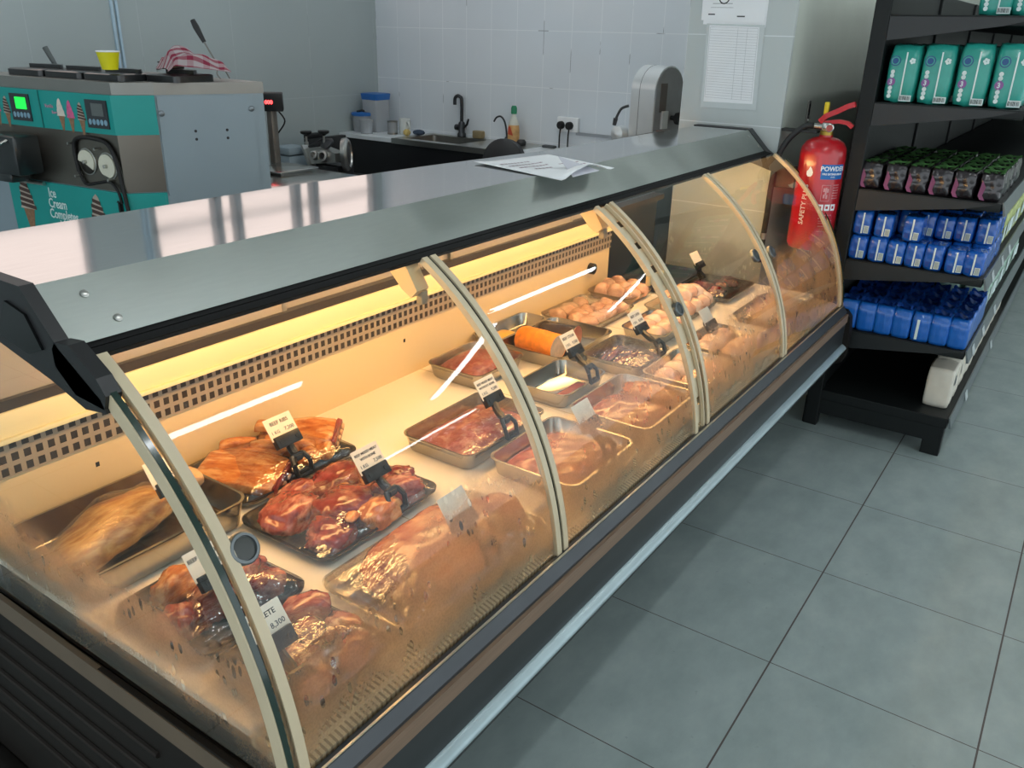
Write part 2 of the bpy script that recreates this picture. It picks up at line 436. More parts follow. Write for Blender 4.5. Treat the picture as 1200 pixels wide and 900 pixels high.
for i in range(4):
    xa, xb = JO[i], JO[i + 1]
    if i == 1: xb -= .012
    if i == 2: xa += .040
    bm = bmn(); ribbon(bm, xa + gaps, xb - gaps, TH0, TH1, RR - .006, RR)
    pane = cp('glass_pane', bm, GLASS, smooth=True)
    for s, xe in ((1, xa + gaps), (-1, xb - gaps)):
        w = .0160
        bm = bmn(); ribbon(bm, min(xe, xe + s * w), max(xe, xe + s * w), TH0, TH1, RR - .0105, RR + .0025)
        obj('edge_strip', bm, STRIP, pane, smooth=True)
    if i == 0: disc(-1.282, 147.8, pane, 1.05)
    if i == 1: pass
    if i == 2: disc(.096, 148.8, pane, .9); disc(.700, 146.8, pane)
    if i == 3: disc(.835, 148.0, pane)
# dark gaskets in the joints, slotted spacer bar in the wide joint
for i in (1, 2, 3):
    x = JO[i]
    if i == 2:
        bm = bmn()
        for k in range(9):
            t0 = TH1 + (TH0 - TH1) * k / 9; ribbon(bm, x + .012 - .022, x + .012 + .022, t0, t0 + (TH0 - TH1) / 9 * .72, RR - .0175, RR - .0125, 5)
        ribbon(bm, x + .012 - .022, x + .012 + .004, TH0, TH1, RR - .0175, RR - .0125); ribbon(bm, x + .012 + .016, x + .012 + .022, TH0, TH1, RR - .010, RR - .001)
        cp('slotted_bar', bm, STRIP, smooth=True)
    else:
        bm = bmn(); ribbon(bm, x - gaps, x + gaps, TH0, TH1, RR - .009, RR - .002); cp('joint_gasket', bm, RUBBER, smooth=True)
# yellow catch tabs on the wide joint
bm = bmn()
for xx in (.048, .122):
    y, z = arc(141, RR - .012); add_box(bm, (xx - .012, y - .006, z - .012), (xx + .012, y + .006, z + .012), .002)
cp('catch', bm, M('tan_catch', '#d2b078', .5), smooth=True)

# end glasses: flat sheets cut to the curve, with their edge trims
def end_poly(inset=0.):
    pts = []
    for k in range(25):
        th = TH0 + (TH1 - TH0) * k / 24
        pts.append(arc(th, RR - .001 - inset))
    pts += [(1.10, 1.155), (1.12, .55)]
    return pts
for xe, s in ((X0, -1), (X1, 1)):
    a, b = (xe - .003, xe + .003)
    if s > 0: xe += .026
    bm = bmn(); add_prism(bm, end_poly(), 0, xe + s * .008 - .004, xe + s * .008 + .004)
    eg = cp('end_glass', bm, GLASS)
    bm = bmn(); ribbon(bm, xe + s * .0035, xe + s * .0125, TH0, TH1 + 3, RR - .001, RR + .0012); obj('ground_edge', bm, GEDGE, eg, smooth=True)
    bm = bmn(); xx = sorted((xe + s * .0125, xe + s * .0145)); ribbon(bm, xx[0], xx[1], TH0, TH1 + 3, RR - .024, RR); obj('edge_trim', bm, STRIP, eg, smooth=True)

# canopy
def stainless(name, col, rough, st, var=.07):
    m, nt, out = new_mat(name); b = nt.nodes.new('ShaderNodeBsdfPrincipled')
    P = pos(nt); n = noise_n(nt, mapping(nt, P, st), 6, 3)
    c = hx(col)
    nt.links.new(ramp(nt, n, [(.3, tuple(x * (1 - var) for x in c[:3])), (.7, tuple(min(1, x * (1 + var * .8)) for x in c[:3]))]), b.inputs['Base Color'])
    b.inputs['Metallic'].default_value = 1.
    rr_ = ramp(nt, noise_n(nt, P, 5, 3), [(.3, (rough * .8,) * 3), (.7, (rough * 1.3,) * 3)])
    nt.links.new(rr_, b.inputs['Roughness'])
    bump(nt, noise_n(nt, mapping(nt, P, (1, 1, 1)), 3.2, 1), b, .06, .01)
    nt.links.new(b.outputs[0], out.inputs[0]); return m
TOPM = stainless('canopy_sheet', '#c4c5c4', .075, (2, 60, 60)); FRONTM = stainless('canopy_front_sheet', '#a3a9a4', .36, (4, 30, 30), .02)
bm = bmn()
yb = [(X0 - .002, 1.115), (-.6, 1.105), (-.1, 1.065), (.4, 1.0), (X1, .972)]
nx = 40
def yback(x):
    for (xa, ya), (xb_, yb_) in zip(yb, yb[1:]):
        if x <= xb_ + 1e-6: return ya + (yb_ - ya) * (x - xa) / (xb_ - xa)
    return yb[-1][1]
rings = []
for k in range(nx + 1):
    x = X0 + (X1 - X0) * k / nx
    rings.append([Vector((x, .757, 1.2)), Vector((x, yback(x), 1.2)), Vector((x, yback(x), 1.172)), Vector((x, .757, 1.185))])
add_loft(bm, rings); cp('canopy_top', bm, TOPM)
bm = bmn(); add_prism(bm, [(.757, 1.2), (.683, 1.127), (.695, 1.121), (.762, 1.185)], 0, X0, X1); cp('canopy_front', bm, FRONTM)
bm = bmn()
add_prism(bm, [(.684, 1.1268), (.668, 1.1242), (.670, 1.115), (.692, 1.116)], 0, X0, X1)
add_prism(bm, [(.6655, 1.1238), (.648, 1.1195), (.652, 1.111), (.670, 1.113)], 0, X0, X1)
cp('seal_strip', bm, M('seal_black', '#0a0a0b', .75, spec=.2))
for x, (y, z) in ((-1.262, (.735, 1.1785)), (-1.238, (.70, 1.1440))):
    bm = bmn(); add_lathe(bm, [(.0065, 0), (.0065, .002), (.004, .0035), (.0001, .0035)], 14, axis_m((x, y, z), (0, -.70, .72))); cp('canopy_screw', bm, STEEL, smooth=True)
for x, (y, z) in ((1.415, (.737, 1.1805)), (1.437, (.70, 1.1440))):
    bm = bmn(); add_lathe(bm, [(.0055, 0), (.0055, .002), (.0001, .003)], 14, axis_m((x, y, z), (0, -.70, .72))); cp('canopy_screw', bm, STEEL, smooth=True)
# black end brackets
for xa, xb in ((X0 - .020, X0 + .0005), (X1 - .0005, X1 + .045)):
    far = xa > 0
    poly = [(1.10 if not far else .985, 1.203), (.757, 1.203), (.683, 1.130), (.598, 1.078), (.588, 1.060), (.640, 1.052), (.72, 1.075), (.90, 1.112), (1.10 if not far else .985, 1.125)]
    bm = bmn(); add_prism(bm, poly, 0, xa, xb)
    tip = [(.70, 1.125), (.690, 1.137), (.655, 1.141), (.600, 1.107), (.583, 1.086), (.592, 1.064), (.66, 1.068), (.70, 1.10)]
    add_prism(bm, tip, 0, xa, X0 + .003) if not far else None
    br = cp('end_bracket', bm, BLACKP)
    if not far:
        bm = bmn(); add_prism(bm, [(.80, 1.175), (.75, 1.165), (.72, 1.12), (.76, 1.105), (.84, 1.12)], 0, xa - .004, xa); obj('bracket_rib', bm, BLACKG, br); bm = bmn(); add_prism(bm, [(1.02, 1.18), (.93, 1.175), (.92, 1.145), (1.02, 1.14)], 0, xa - .004, xa); obj('bracket_rib', bm, BLACKG, br)

# glass bottom rail, wood-toned strip, dark apron, bumper
RAIL = M('dark_rail', '#44474a', .35, .5)
bm = bmn()
add_prism(bm, [(.300, .572), (.285, .572), (.270, .552), (.270, .545), (.300, .545)], 0, X0 - .004, X1 + .004); rail = cp('glass_rail', bm, RAIL)
bm = bmn(); add_box(bm, (X0, .2865, .5722), (X1, .2905, .5745)); obj('rail_lip', bm, M('rail_lip_metal', '#d8d2c0', .3, .8), rail)
bm = bmn(); add_box(bm, (X0, .262, .512), (X1, .30, .545)); cp('wood_trim', bm, M('brown_trim', '#77614f', .5, var=.12, vscale=20, stretch=(.3, 8, 8)))
APR = M('charcoal_apron', '#2c2f30', .38, var=.08)
bm = bmn(); add_box(bm, (X0, .266, .36), (X1, .31, .512), .003); add_prism(bm, [(.30, .36), (.27, .36), (.42, .27), (.5, .27), (.5, .36)], 0, X0, X1); cp('apron', bm, APR, smooth=True)
bm = bmn()
prof = [(.264 - .017 * math.sin(PI * k / 8), .388 + .032 * k / 8) for k in range(9)]
add_prism(bm, [(.268, .388)] + prof + [(.268, .420)], 0, X0, X1); cp('bumper_rail', bm, M('bumper_grey', '#9fb0b4', .32, .3), smooth=True)
# lower body, feet
BODY = M('case_body_dark', '#1c1c1e', .5, var=.1)
bm = bmn(); add_box(bm, (X0 + .02, .52, .08), (X1 - .02, 1.16, .36)); add_box(bm, (X0 + .02, .30, .36), (X1 - .02, 1.16, .54)); cp('lower_body', bm, BODY)
for x in (-1.22, 0., 1.30):
    for y in (.58, 1.10):
        bm = bmn(); add_lathe(bm, [(.035, 0), (.035, .012), (.016, .016), (.016, .08)], 16, Matrix.Translation((x, y, 0))); cp('foot', bm, RUBBER, smooth=True)
# moulded black end panels
def endpanel(xa, xb):
    P = [(1.46, .0), (1.46, .535), (.36, .535), (.300, .556), (.272, .552), (.254, .53), (.247, .47), (.247, .37), (.256, .345), (.30, .325), (.44, .25), (.50, .18), (.52, .0)]
    bm = bmn(); add_prism(bm, P, 0, xa, xb)
    bmesh.ops.bevel(bm, geom=[e for e in bm.edges if abs(e.verts[0].co.x - e.verts[1].co.x) < 1e-6 and abs(e.verts[0].co.x - (xa if xa < 0 else xb)) < 1e-4], offset=.01, segments=2, affect='EDGES')
    return bm
for xa, xb in ((X0 - .020, X0 - .001), (X1 + .001, X1 + .050)):
    ep = cp('end_panel', endpanel(xa, xb), M('moulded_black_panel', '#191512', .6, spec=.2, var=.2, vscale=8, stretch=(1, .5, 6)), smooth=True)
    if xa < 0:
        bm = bmn()
        for z in (.20, .26, .32, .38, .44): add_tube(bm, [(xa - .001, .62, z), (xa - .001, 1.44, z)], .006, 8)
        obj('panel_groove', bm, M('moulded_black_ridge', '#241e1a', .55, spec=.2), ep, smooth=True)
        bm = bmn(); add_box(bm, (xa - .045, .54, 0), (xa - .0005, 1.455, .055), .004); cp('base_block', bm, M('moulded_black_panel', '#191512'), smooth=True)  # black box along the floor outside the near end panel
        bm = bmn(); add_box(bm, (xa - .002, .33, .496), (xa + .0075, 1.455, .5375)); obj('end_strip', bm, M('end_strip_brown', '#5e5040', .5), ep)
# deck, liner, air grilles
bm = bmn(); add_box(bm, (X0 + .006, .405, .585), (X1 - .006, 1.125, .60))
deck = cp('deck', bm, M('white_deck', '#e9e0cf', .35, var=.03, vscale=3))
bm = bmn()
for x in (-.75, -.1, .6, 1.1): add_box(bm, (x - .0012, .41, .600), (x + .0012, 1.12, .6003))
obj('deck_seam', bm, M('deck_seam_shade', '#bfae8c', .6), deck)
def grille_mat(name, ax, p1, p2, o1, o2, duty1, duty2, metal, dark):
    m, nt, out = new_mat(name); b = nt.nodes.new('ShaderNodeBsdfPrincipled')
    P = pos(nt); s = nt.nodes.new('ShaderNodeSeparateXYZ'); nt.links.new(P, s.inputs[0])
    def cell(v, T, o, dt):
        f = math_n(nt, 'FRACT', math_n(nt, 'DIVIDE', math_n(nt, 'ADD', v, 50 * T - o), T)); return math_n(nt, 'LESS_THAN', f, dt)
    h = math_n(nt, 'MULTIPLY', cell(s.outputs[0], p1, o1, duty1), cell(s.outputs[ax], p2, o2, duty2))
    mx = nt.nodes.new('ShaderNodeMix'); mx.data_type = 'RGBA'
    nt.links.new(h, mx.inputs['Factor']); mx.inputs['A'].default_value = hx(metal); mx.inputs['B'].default_value = hx(dark)
    nt.links.new(mx.outputs['Result'], b.inputs['Base Color']); b.inputs['Roughness'].default_value = .5
    bump(nt, math_n(nt, 'SUBTRACT', 1.0, h), b, .6, .004)
    nt.links.new(b.outputs[0], out.inputs[0]); return m
bm = bmn(); add_prism(bm, [(.306, .575), (.325, .580), (.405, .588), (.405, .57), (.306, .56)], 0, X0 + .006, X1 - .006)
cp('front_air_grille', bm, grille_mat('slotted_grille', 1, .0105, .036, 0, .330, .42, .78, '#bfae8c', '#857356'))
XB = 1.0     # rear liner stops short of the far end
XL1 = 1.05
bm = bmn(); add_box(bm, (X0 + .006, 1.115, .60), (XL1, 1.135, .757)); liner = cp('rear_liner', bm, M('cream_rear_liner', '#dcc79c', .42, var=.03, vscale=2))
bm = bmn()
for x in (-.17, -1.1): add_box(bm, (x - .004, 1.1145, .705), (x + .004, 1.1155, .715))
obj('rivet_hole', bm, INK, liner)
bm = bmn(); add_lathe(bm, [(.022, 0), (.022, .02), (.015, .024), (.0001, .024)], 8, axis_m((.90, 1.115, .70), (0, -1, 0))); obj('thermometer_knob', bm, BLACKP, liner, smooth=False)
bm = bmn(); add_box(bm, (X0 + .006, 1.108, .757), (XL1, 1.135, .833))
cp('air_return_grille', bm, grille_mat('honeycomb_grille', 2, .0225, .0253, .004, .7605, .58, .62, '#9b8f7c', '#2d2722'))
bm = bmn(); add_box(bm, (X0 + .006, 1.082, .842), (XL1 - .02, 1.13, .893), .004); add_box(bm, (X0 + .006, 1.074, .836), (XL1 - .02, 1.10, .846), .003)
cp('lamp_ledge', bm, M('ledge_cream', '#e6d9a8', .45, var=.03, vscale=3), smooth=True)
# rear sliding doors
DRK = M('door_rail_dark', '#3d3732', .45, .3)
bm = bmn(); add_box(bm, (X0, 1.086, .893), (X1, 1.135, .913)); cp('door_track', bm, DRK); bm = bmn(); add_box(bm, (X0, 1.088, 1.150), (X1, 1.10, 1.175)); cp('door_track', bm, DRK)
m, nt, out = new_mat('rear_door_glass'); t_ = nt.nodes.new('ShaderNodeBsdfTransparent'); t_.inputs[0].default_value = (.86, .88, .86, 1)
g_ = node(nt, 'ShaderNodeBsdfGlossy', Roughness=.12); x_ = nt.nodes.new('ShaderNodeMixShader'); x_.inputs[0].default_value = .22
nt.links.new(t_.outputs[0], x_.inputs[1]); nt.links.new(g_.outputs[0], x_.inputs[2]); d_ = node(nt, 'ShaderNodeBsdfDiffuse'); d_.inputs[0].default_value = hx('#cdc2b4'); y_ = nt.nodes.new('ShaderNodeMixShader'); y_.inputs[0].default_value = .42  # pale diffuse mixed in to stand for bright reflections in the doors
nt.links.new(x_.outputs[0], y_.inputs[1]); nt.links.new(d_.outputs[0], y_.inputs[2]); nt.links.new(y_.outputs[0], out.inputs[0]); DOORG = m
for a, b, y in ((X0 + .01, -.60, 1.098), (-.64, .05, 1.108), (.02, .72, 1.098), (.70, 1.03, 1.108)):
    bm = bmn(); add_box(bm, (a, y, .913), (b, y + .005, 1.165)); d = cp('sliding_door', bm, DOORG)
    bm = bmn(); add_box(bm, (a, y - .002, .913), (a + .012, y + .007, 1.165)); add_box(bm, (b - .012, y - .002, .913), (b, y + .007, 1.165)); obj('door_edge', bm, M('door_edge_grey', '#8d8a80', .4, .4), d)
# rear outer skin (staff side) and warm tube under the canopy
bm = bmn(); add_box(bm, (X0 + .01, 1.136, .10), (XL1, 1.19, .892)); cp('rear_skin', bm, M('rear_skin_grey', '#6f7274', .4, .4))
bm = bmn(); add_box(bm, (X0 + .01, .755, 1.100), (X1 - .015, .85, 1.125)); lampf = cp('lamp_housing', bm, M('lamp_housing_white', '#d8d2c2', .5))
bm = bmn(); add_tube(bm, [(X0 + .05, .800, 1.083), (X1 - .03, .800, 1.083)], .012, 12); obj('lamp_tube', bm, emission('warm_tube', (1, .56, .205, 1), CASE_S), lampf)
# hinge arms that carry the glass
ARM = M('arm_cream', '#c9b48c', .45)
for x in (-.640, .105):
    bm = bmn(); add_prism(bm, [(.700, 1.112), (.660, 1.108), (.632, 1.062), (.648, 1.046), (.672, 1.060), (.705, 1.095)], 0, x - .024, x + .012)
    h_ = cp('glass_hinge', bm, ARM)
    bm = bmn(); add_box(bm, (x - .004, .636, 1.028), (x + .014, .652, 1.056), .002); obj('hinge_foot', bm, M('hinge_pin_grey', '#8f8672', .4, .4), h_)
# black sheet added to stand for the dark opening beyond the liner
bm = bmn(); add_box(bm, (XL1 + .002, 1.115, .60), (X1 - .004, 1.135, .892)); cp('dark_gap_sheet', bm, M('dark_gap_black', '#1d1d1c', .35))

# ================================================================== TRAYS
def tray_bm(hx_, hy_, h, r=.025, slope=.008, lip=.004, t=.0016, floor_t=.003):
    bm = bmn()
    rings = [rrect(hx_ - slope - .006, hy_ - slope - .006, r * .8, 0), rrect(hx_ - slope, hy_ - slope, r, .006), rrect(hx_, hy_, r, h - .002),
             rrect(hx_ + lip, hy_ + lip, r + lip, h - .002), rrect(hx_ + lip, hy_ + lip, r + lip, h), rrect(hx_ - t, hy_ - t, r, h),
             rrect(hx_ - slope - t, hy_ - slope - t, r, .006 + floor_t), rrect(hx_ - slope - .006 - t, hy_ - slope - .006 - t, r * .8, floor_t)]
    add_loft(bm, rings); return bm
def film_bm(hx_, hy_, h, top, seed, r=.03, n=7, power=1.6, skirt=True):
    """cling film pulled over whatever lies in the tray: a puckered dome fixed round the rim"""
    bm = bmn(); rings = []
    if skirt: rings.append(rrect(hx_ - .002, hy_ - .002, r, h - .014, 6))
    for k in range(n + 1):
        f = 1 - k / n
        z = h + .002 + (top - h) * (1 - f ** power)
        ring = rrect(max(hx_ * f, .004) + .002, max(hy_ * f, .004) + .002, max(r * f, .002), z, 6)
        if 0 < k:
            ring = [Vector((p.x, p.y, p.z + .006 * min(1, k / 3) * noise.noise(Vector((p.x * 18, p.y * 18, seed * 3.7))))) for p in ring]
        rings.append(ring)
    vs = [[bm.verts.new(p) for p in q] for q in rings]
    for a, b in zip(vs, vs[1:]):
        for i in range(len(a)): bm.faces.new((a[i], a[(i + 1) % len(a)], b[(i + 1) % len(a)], b[i]))
    bm.faces.new(vs[-1]); return bm
DECK = .6003
def tray(name, label, x0, x1, y0, y1, h, mat, rz=0., cat='tray', film=None, seed=1, **kw):
    t = thing(name, label, cat, ((x0 + x1) / 2, (y0 + y1) / 2, DECK), R(rz))
    hx_, hy_ = (x1 - x0) / 2, (y1 - y0) / 2
    obj('pan', tray_bm(hx_, hy_, h, **kw), mat, t, world=False, smooth=True, angle=50)
    if film: obj('cling_film', film_bm(hx_, hy_, h, film, seed, power=kw.get('power', 2.2)), FILM, t, world=False, smooth=True, angle=80)
    return t
def blob_bm(sx, sy, sz, seed, amp=.25, freq=1.6, flat=.5, sub=4, taper=0., fine=.09):
    bm = bmn(); bmesh.ops.create_icosphere(bm, subdivisions=sub, radius=1)
    for v in bm.verts:
        p = v.co.copy(); s = Vector((seed * 5.3, seed * 2.1, seed * 9.7))
        q = Vector((math.copysign(abs(p.x) ** .8, p.x), math.copysign(abs(p.y) ** .8, p.y), p.z))
        n = noise.noise(p * freq + s) * amp + noise.noise(p * freq * 2.7 + s) * amp * .45 + noise.noise(p * freq * 6 + s) * fine
        q *= (1 + n)
        if q.z < 0: q.z *= flat
        k = 1 - taper * (q.x * .5 + .5)
        v.co = Vector((q.x * sx, q.y * sy * k, q.z * sz * k))
    zmin = min(v.co.z for v in bm.verts)
    for v in bm.verts: v.co.z -= zmin
    return bm
BEEF = meat_mat('beef_flesh', ('#6d241b', '#933f31', '#ab5b49', '#cf957a'), 34, .2, .36, (1, 2.2, 1))
BEEFD = meat_mat('dark_beef', ('#5a1a15', '#7d2c24', '#984439', '#bf8068'), 30, .2, .28)
MINCE = meat_mat('minced_beef', ('#87382c', '#a04c3f', '#b36455', '#cc937f'), 60, .25, .3)
FATTY = meat_mat('rib_fat', ('#95491a', '#bf7032', '#d39350', '#e6b87e'), 24, .22, .4, (1, 3, 1))
GOATM = meat_mat('goat_flesh', ('#a8743c', '#cfa566', '#e2c48c', '#a4683e'), 24, .4, .42, (1, 5, 3), .1)
CHICK = meat_mat('chicken_flesh', ('#d9a184', '#e8bb9e', '#f0cfb6', '#f6e4cf'), 16, .25, .38)
BONE = meat_mat('bone_white', ('#c08a60', '#d6ab80', '#e4c49c', '#b8714c'), 26, .35, .2)
LIVER = meat_mat('liver_red', ('#3d0d0d', '#5e1816', '#7b2a25', '#a8605a'), 12, .16, .2, (1, 5, 1))

def piece(name, label, cat, x, y, z, dims, seed, mat, rz=0., group=None, tilt=(0, 0), **kw):
    o = obj(name, blob_bm(*dims, seed, **kw), mat, smooth=True, angle=180)
    o.location = (x, y, z); o.rotation_euler = (R(tilt[0]), R(tilt[1]), R(rz))
    return tag(o, label, cat, group)

# ---- price card on a clip
CARD = M('price_card', '#e8e0d0', .6, var=.02)
CLIPM = M('clip_black', '#141517', .35, var=.1)
def holder(x, y, z, label, lines, rz=0., dx=0., dy=.055, dz=.085, loop=True, blank=False):
    t = thing('price_tag_holder', label, 'price tag', (x, y, z), R(rz), 'price cards clipped to the trays')
    # jaw: an open loop that bites the tray rim
    bm = bmn()
    lp = [(1.25 * a_, 1.25 * b_, 1.2 * c_) for a_, b_, c_ in [(-.016, -.012, -.004), (.016, -.012, -.004), (.018, -.006, .018), (.012, .006, .030), (-.012, .006, .030), (-.018, -.006, .018)]]
    for i in range(6):
        a, b = Vector(lp[i]), Vector(lp[(i + 1) % 6]); add_tube(bm, [a, b], .0056, 6)
    add_box(bm, (-.014, -.016, -.008), (.014, -.006, .004), .002)
    obj('clip_jaw', bm, CLIPM, t, world=False, smooth=True)
    bm = bmn()
    top = Vector((dx, dy - .012, dz - .040))
    add_tube(bm, smooth_path([(0, .006, .030), (dx * .4, .5 * dy, .030 + (dz - .070) * .45), tuple(top)], 5), [.0075] * 3 + [.0095] * 6 + [.007, .007], 8)
    add_tube(bm, [(-.009 + 0, .006, .030), (.009, .006, .030)], .0085, 8)
    obj('arm', bm, CLIPM, t, world=False, smooth=True)
    ex = Vector((1, 0, 0)); ey = Vector((0, .58, .81)); n = ex.cross(ey)
    base = top + Vector((0, 0, .004))
    m = basis(base, ex, ey)
    bm = bmn(); add_box(bm, (-.034, -.010, -.008), (.034, .018, .008), .002, m)
    for s in (-.022, .022): add_lathe(bm, [(.005, -.006), (.005, .0095), (.0001, .0095)], 10, m @ Matrix.Translation((s, .003, 0)))
    obj('card_grip', bm, CLIPM, t, world=False, smooth=True)
    bm = bmn(); add_box(bm, (-.0375, .010, -.0006), (.0375, .062, .0006), 0, m)
    card = obj('card', bm, CARD, t, world=False)
    if not blank:
        o = base + n * .0008
        for k, (txt, s, yy, al) in enumerate(lines):
            s *= 1.42; yy *= 1.42; xx = {'CENTER': 0, 'LEFT': -.031, 'RIGHT': .032}[al]
            lettering(card, txt, s, o + ex * xx + ey * yy, ex, ey, INK if k < 2 and al == 'CENTER' else GREYINK, align=al, bold=.00012)
    return t
def lines1(name, price, kg=True):
    L = [(name, .0085 if len(name) < 11 else .0066, .031, 'CENTER')]
    if kg: L.append(('1 KG', .0075, .017, 'LEFT'))
    L.append((price, .0085, .017, 'RIGHT')); return L
def lines2(a, b, price):
    return [(a, .0056, .034, 'CENTER'), (b, .0056, .0265, 'CENTER'), ('1 KG', .007, .0155, 'LEFT'), (price, .0075, .0165, 'RIGHT')]

# 1 goat leg in a deep pan
tray('goat_pan', 'deep steel pan holding the wrapped goat leg against the near end glass', -1.300, -.955, .835, 1.10, .064, PAN, film=None, r=.03)
def loft_path(pts, rads, seg=18, seed=0, amp=.06, squash=1.):
    bm = bmn(); pts = [Vector(p) for p in pts]; rings = []
    path = smooth_path(pts, 5)
    nr = len(rads) - 1
    for i, p in enumerate(path):
        d = path[min(i + 1, len(path) - 1)] - path[max(i - 1, 0)]; s, t = frame_of(d)
        f = i / (len(path) - 1) * nr; k = min(int(f), nr - 1); r = rads[k] + (rads[k + 1] - rads[k]) * (f - k)
        ring = []
        for j in range(seg):
            a = 2 * PI * j / seg; q = s * math.cos(a) + t * math.sin(a) * squash
            ring.append(p + q * r * (1 + amp * noise.noise(Vector((math.cos(a) * 1.3, math.sin(a) * 1.3, i * .35 + seed * 7)))))
        rings.append(ring)
    add_loft(bm, rings); return bm
g = thing('goat_joint', 'whole pale goat leg lying in the deep steel pan', 'meat', (-1.14, .97, DECK + .004))
obj('leg_meat', loft_path([(-.165, -.050, .034), (-.13, -.035, .042), (-.03, 0, .050), (.07, .025, .042), (.13, .045, .036)], [.012, .046, .062, .048, .026], seed=2, amp=.24, squash=.72), GOATM, g, world=False, smooth=True, angle=180)
bm = loft_path([(.12, .052, .036), (.150, .045, .050), (.165, .02, .062), (.160, -.005, .060)], [.018, .017, .022, .012], 12, 5, .3)
obj('shank_bone', bm, BONE, g, world=False, smooth=True, angle=180, label='pale knuckle end of the shank')
obj('wrap', loft_path([(-.172, -.055, .036), (-.13, -.035, .044), (-.03, 0, .052), (.07, .025, .044), (.10, .035, .04)], [.008, .052, .067, .052, .038], seed=2.2, amp=.26, squash=.76), film_mat('loose_wrap', (1, .97, .9, 1), .25, .05, .8, 40), g, world=False, smooth=True, angle=180)
holder(-1.075, .850, .664, 'black price clip with card GOAT LEG on the rim of the deep pan', lines1('GOAT LEG', '10,500', False), dy=.055, dz=.095)

# 2 beef ribs
tray('ribs_tray', 'black foam tray of beef ribs next to the deep goat pan', -.930, -.605, .875, 1.105, .020, FOAM, rz=-2, r=.03, film=.062, seed=2)
def slab_bm(L, W, T, seed, rib=0., r=.014):
    """flat cut slab: rounded block, slightly wavy top with the ribs just showing through the fat"""
    bm = bmn(); rings = []
    n = 26
    for k in range(n + 1):
        u = k / n * 2 - 1; x = u * L / 2; ring = []
        w = W * (1 + .06 * noise.noise(Vector((u * 1.5, seed, 0)))) * (1 - .10 * max(0, abs(u) - .85) / .15)
        for a in range(28):
            t = 2 * PI * a / 28; c, q = math.cos(t), math.sin(t)
            y = math.copysign(abs(c) ** .35, c) * w / 2; z = math.copysign(abs(q) ** .45, q) * .5 + .5
            tt = T * (1 + .10 * noise.noise(Vector((u * 2, y * 22, seed)))) * (1 - .25 * max(0, abs(u) - .9) / .1)
            zz = z * tt + (rib * math.cos(y / W * PI * 7) if z > .6 else 0) + .012 * (1 - u * u) * T / .03 * .6
            ring.append(Vector((x + .004 * noise.noise(Vector((y * 30, zz * 30, seed + u))), y, zz)))
        rings.append(ring)
    add_loft(bm, rings); return bm
def rib_slab(name, label, x, y, z, L, W, T, rz, seed, tilt=(0, 0)):
    o = thing(name, label, 'meat', (x, y, z), R(rz)); o.rotation_euler = (R(tilt[0]), R(tilt[1]), R(rz))
    obj('rib_meat', slab_bm(L, W, T, seed, .0022), FATTY, o, world=False, smooth=True, angle=60)
    obj('cut_end', (lambda b: (b.transform(Matrix.Translation((L / 2 - .002, 0, .001))), b)[1])(slab_bm(.012, W * .90, T * .86, seed + 2)), BEEFD, o, world=False, smooth=True, angle=60, label='dark red cut end of the rack')
    for k in range(4):
        yy = (-.66 + .44 * k) * W / 2
        bm = loft_path([(L / 2 - .02, yy, T * .45), (L / 2 + .002, yy, T * .45), (L / 2 + .008, yy, T * .43)], [.006, .0085, .007], 10, seed + k, .2, .75)
        obj('rib_bone', bm, BONE, o, world=False, smooth=True, angle=180)
    return o
rib_slab('beef_rib_rack', 'orange-fatted rack of beef ribs at the left end of the ribs tray', -.855, .985, DECK + .008, .190, .125, .034, -62, 1, (7, 4))
rib_slab('beef_rib_rack', 'beef rib rack leaning at the back right of the ribs tray', -.665, 1.01, DECK + .016, .190, .10, .034, -58, 4, (14, -6))
for k, (x, y, z, dd, rz) in enumerate([(-.785, 1.02, .016, (.105, .030, .030), -40), (-.755, 1.00, .020, (.115, .028, .032), -46), (-.722, .985, .024, (.12, .030, .032), -50), (-.80, 1.065, .030, (.09, .026, .028), -30), (-.70, 1.05, .045, (.10, .030, .022), -55)]):
    o = obj('rib_strip', slab_bm(*dd, 11 + k, .001), FATTY, smooth=True, angle=60); o.location = (x, y, DECK + z); o.rotation_euler = (R(8), R(6), R(rz))
    tag(o, 'loose cut beef rib strip between the two rib racks', 'meat', 'loose rib strips between the racks')
for k, (x, y) in enumerate([(-.715, .925), (-.675, .915), (-.64, .945)]):
    piece('rib_end_piece', 'small rounded rib end lying at the front of the ribs tray', 'meat', x, y, DECK + .008, (.030, .022, .026), 21 + k, FATTY, 30 * k, 'rib ends at the tray front', amp=.2, sub=3)
holder(-.770, .893, .626, 'black price clip with card BEEF RIBS on the ribs tray', lines1('BEEF RIBS', '7,200'), dy=.045, dz=.098)

# 3 mixed beef with bone
tray('mixed_meat_tray', 'black foam tray of mixed beef with bone under taut film', -.980, -.635, .600, .848, .022, FOAM, rz=1, r=.035, film=.056, seed=3)
mixed0 = [(-.905, .765, .055, .040, .044, 20, BEEF), (-.83, .70, .056, .040, .048, -25, BEEFD), (-.90, .665, .045, .036, .038, 40, BEEFD), (-.765, .78, .058, .036, .044, 5, BEEFD),
         (-.705, .745, .042, .036, .042, 70, BEEF), (-.72, .665, .050, .036, .044, -10, BEEF), (-.80, .645, .046, .030, .040, 15, FATTY), (-.675, .70, .030, .026, .036, 30, BEEFD), (-.84, .80, .034, .030, .040, 0, BEEF)]
mixed = [(x * 1.06 + .0485, .724 + (y - .724) * 1.14, a * 1.24, b * 1.32, c * .78, rz, m) for x, y, a, b, c, rz, m in mixed0]
where = ['at the back left corner', 'in the middle', 'at the front left corner', 'at the back centre', 'at the back right', 'at the front right', 'at the front centre, pale and stringy', 'by the right edge', 'tucked behind the middle piece']
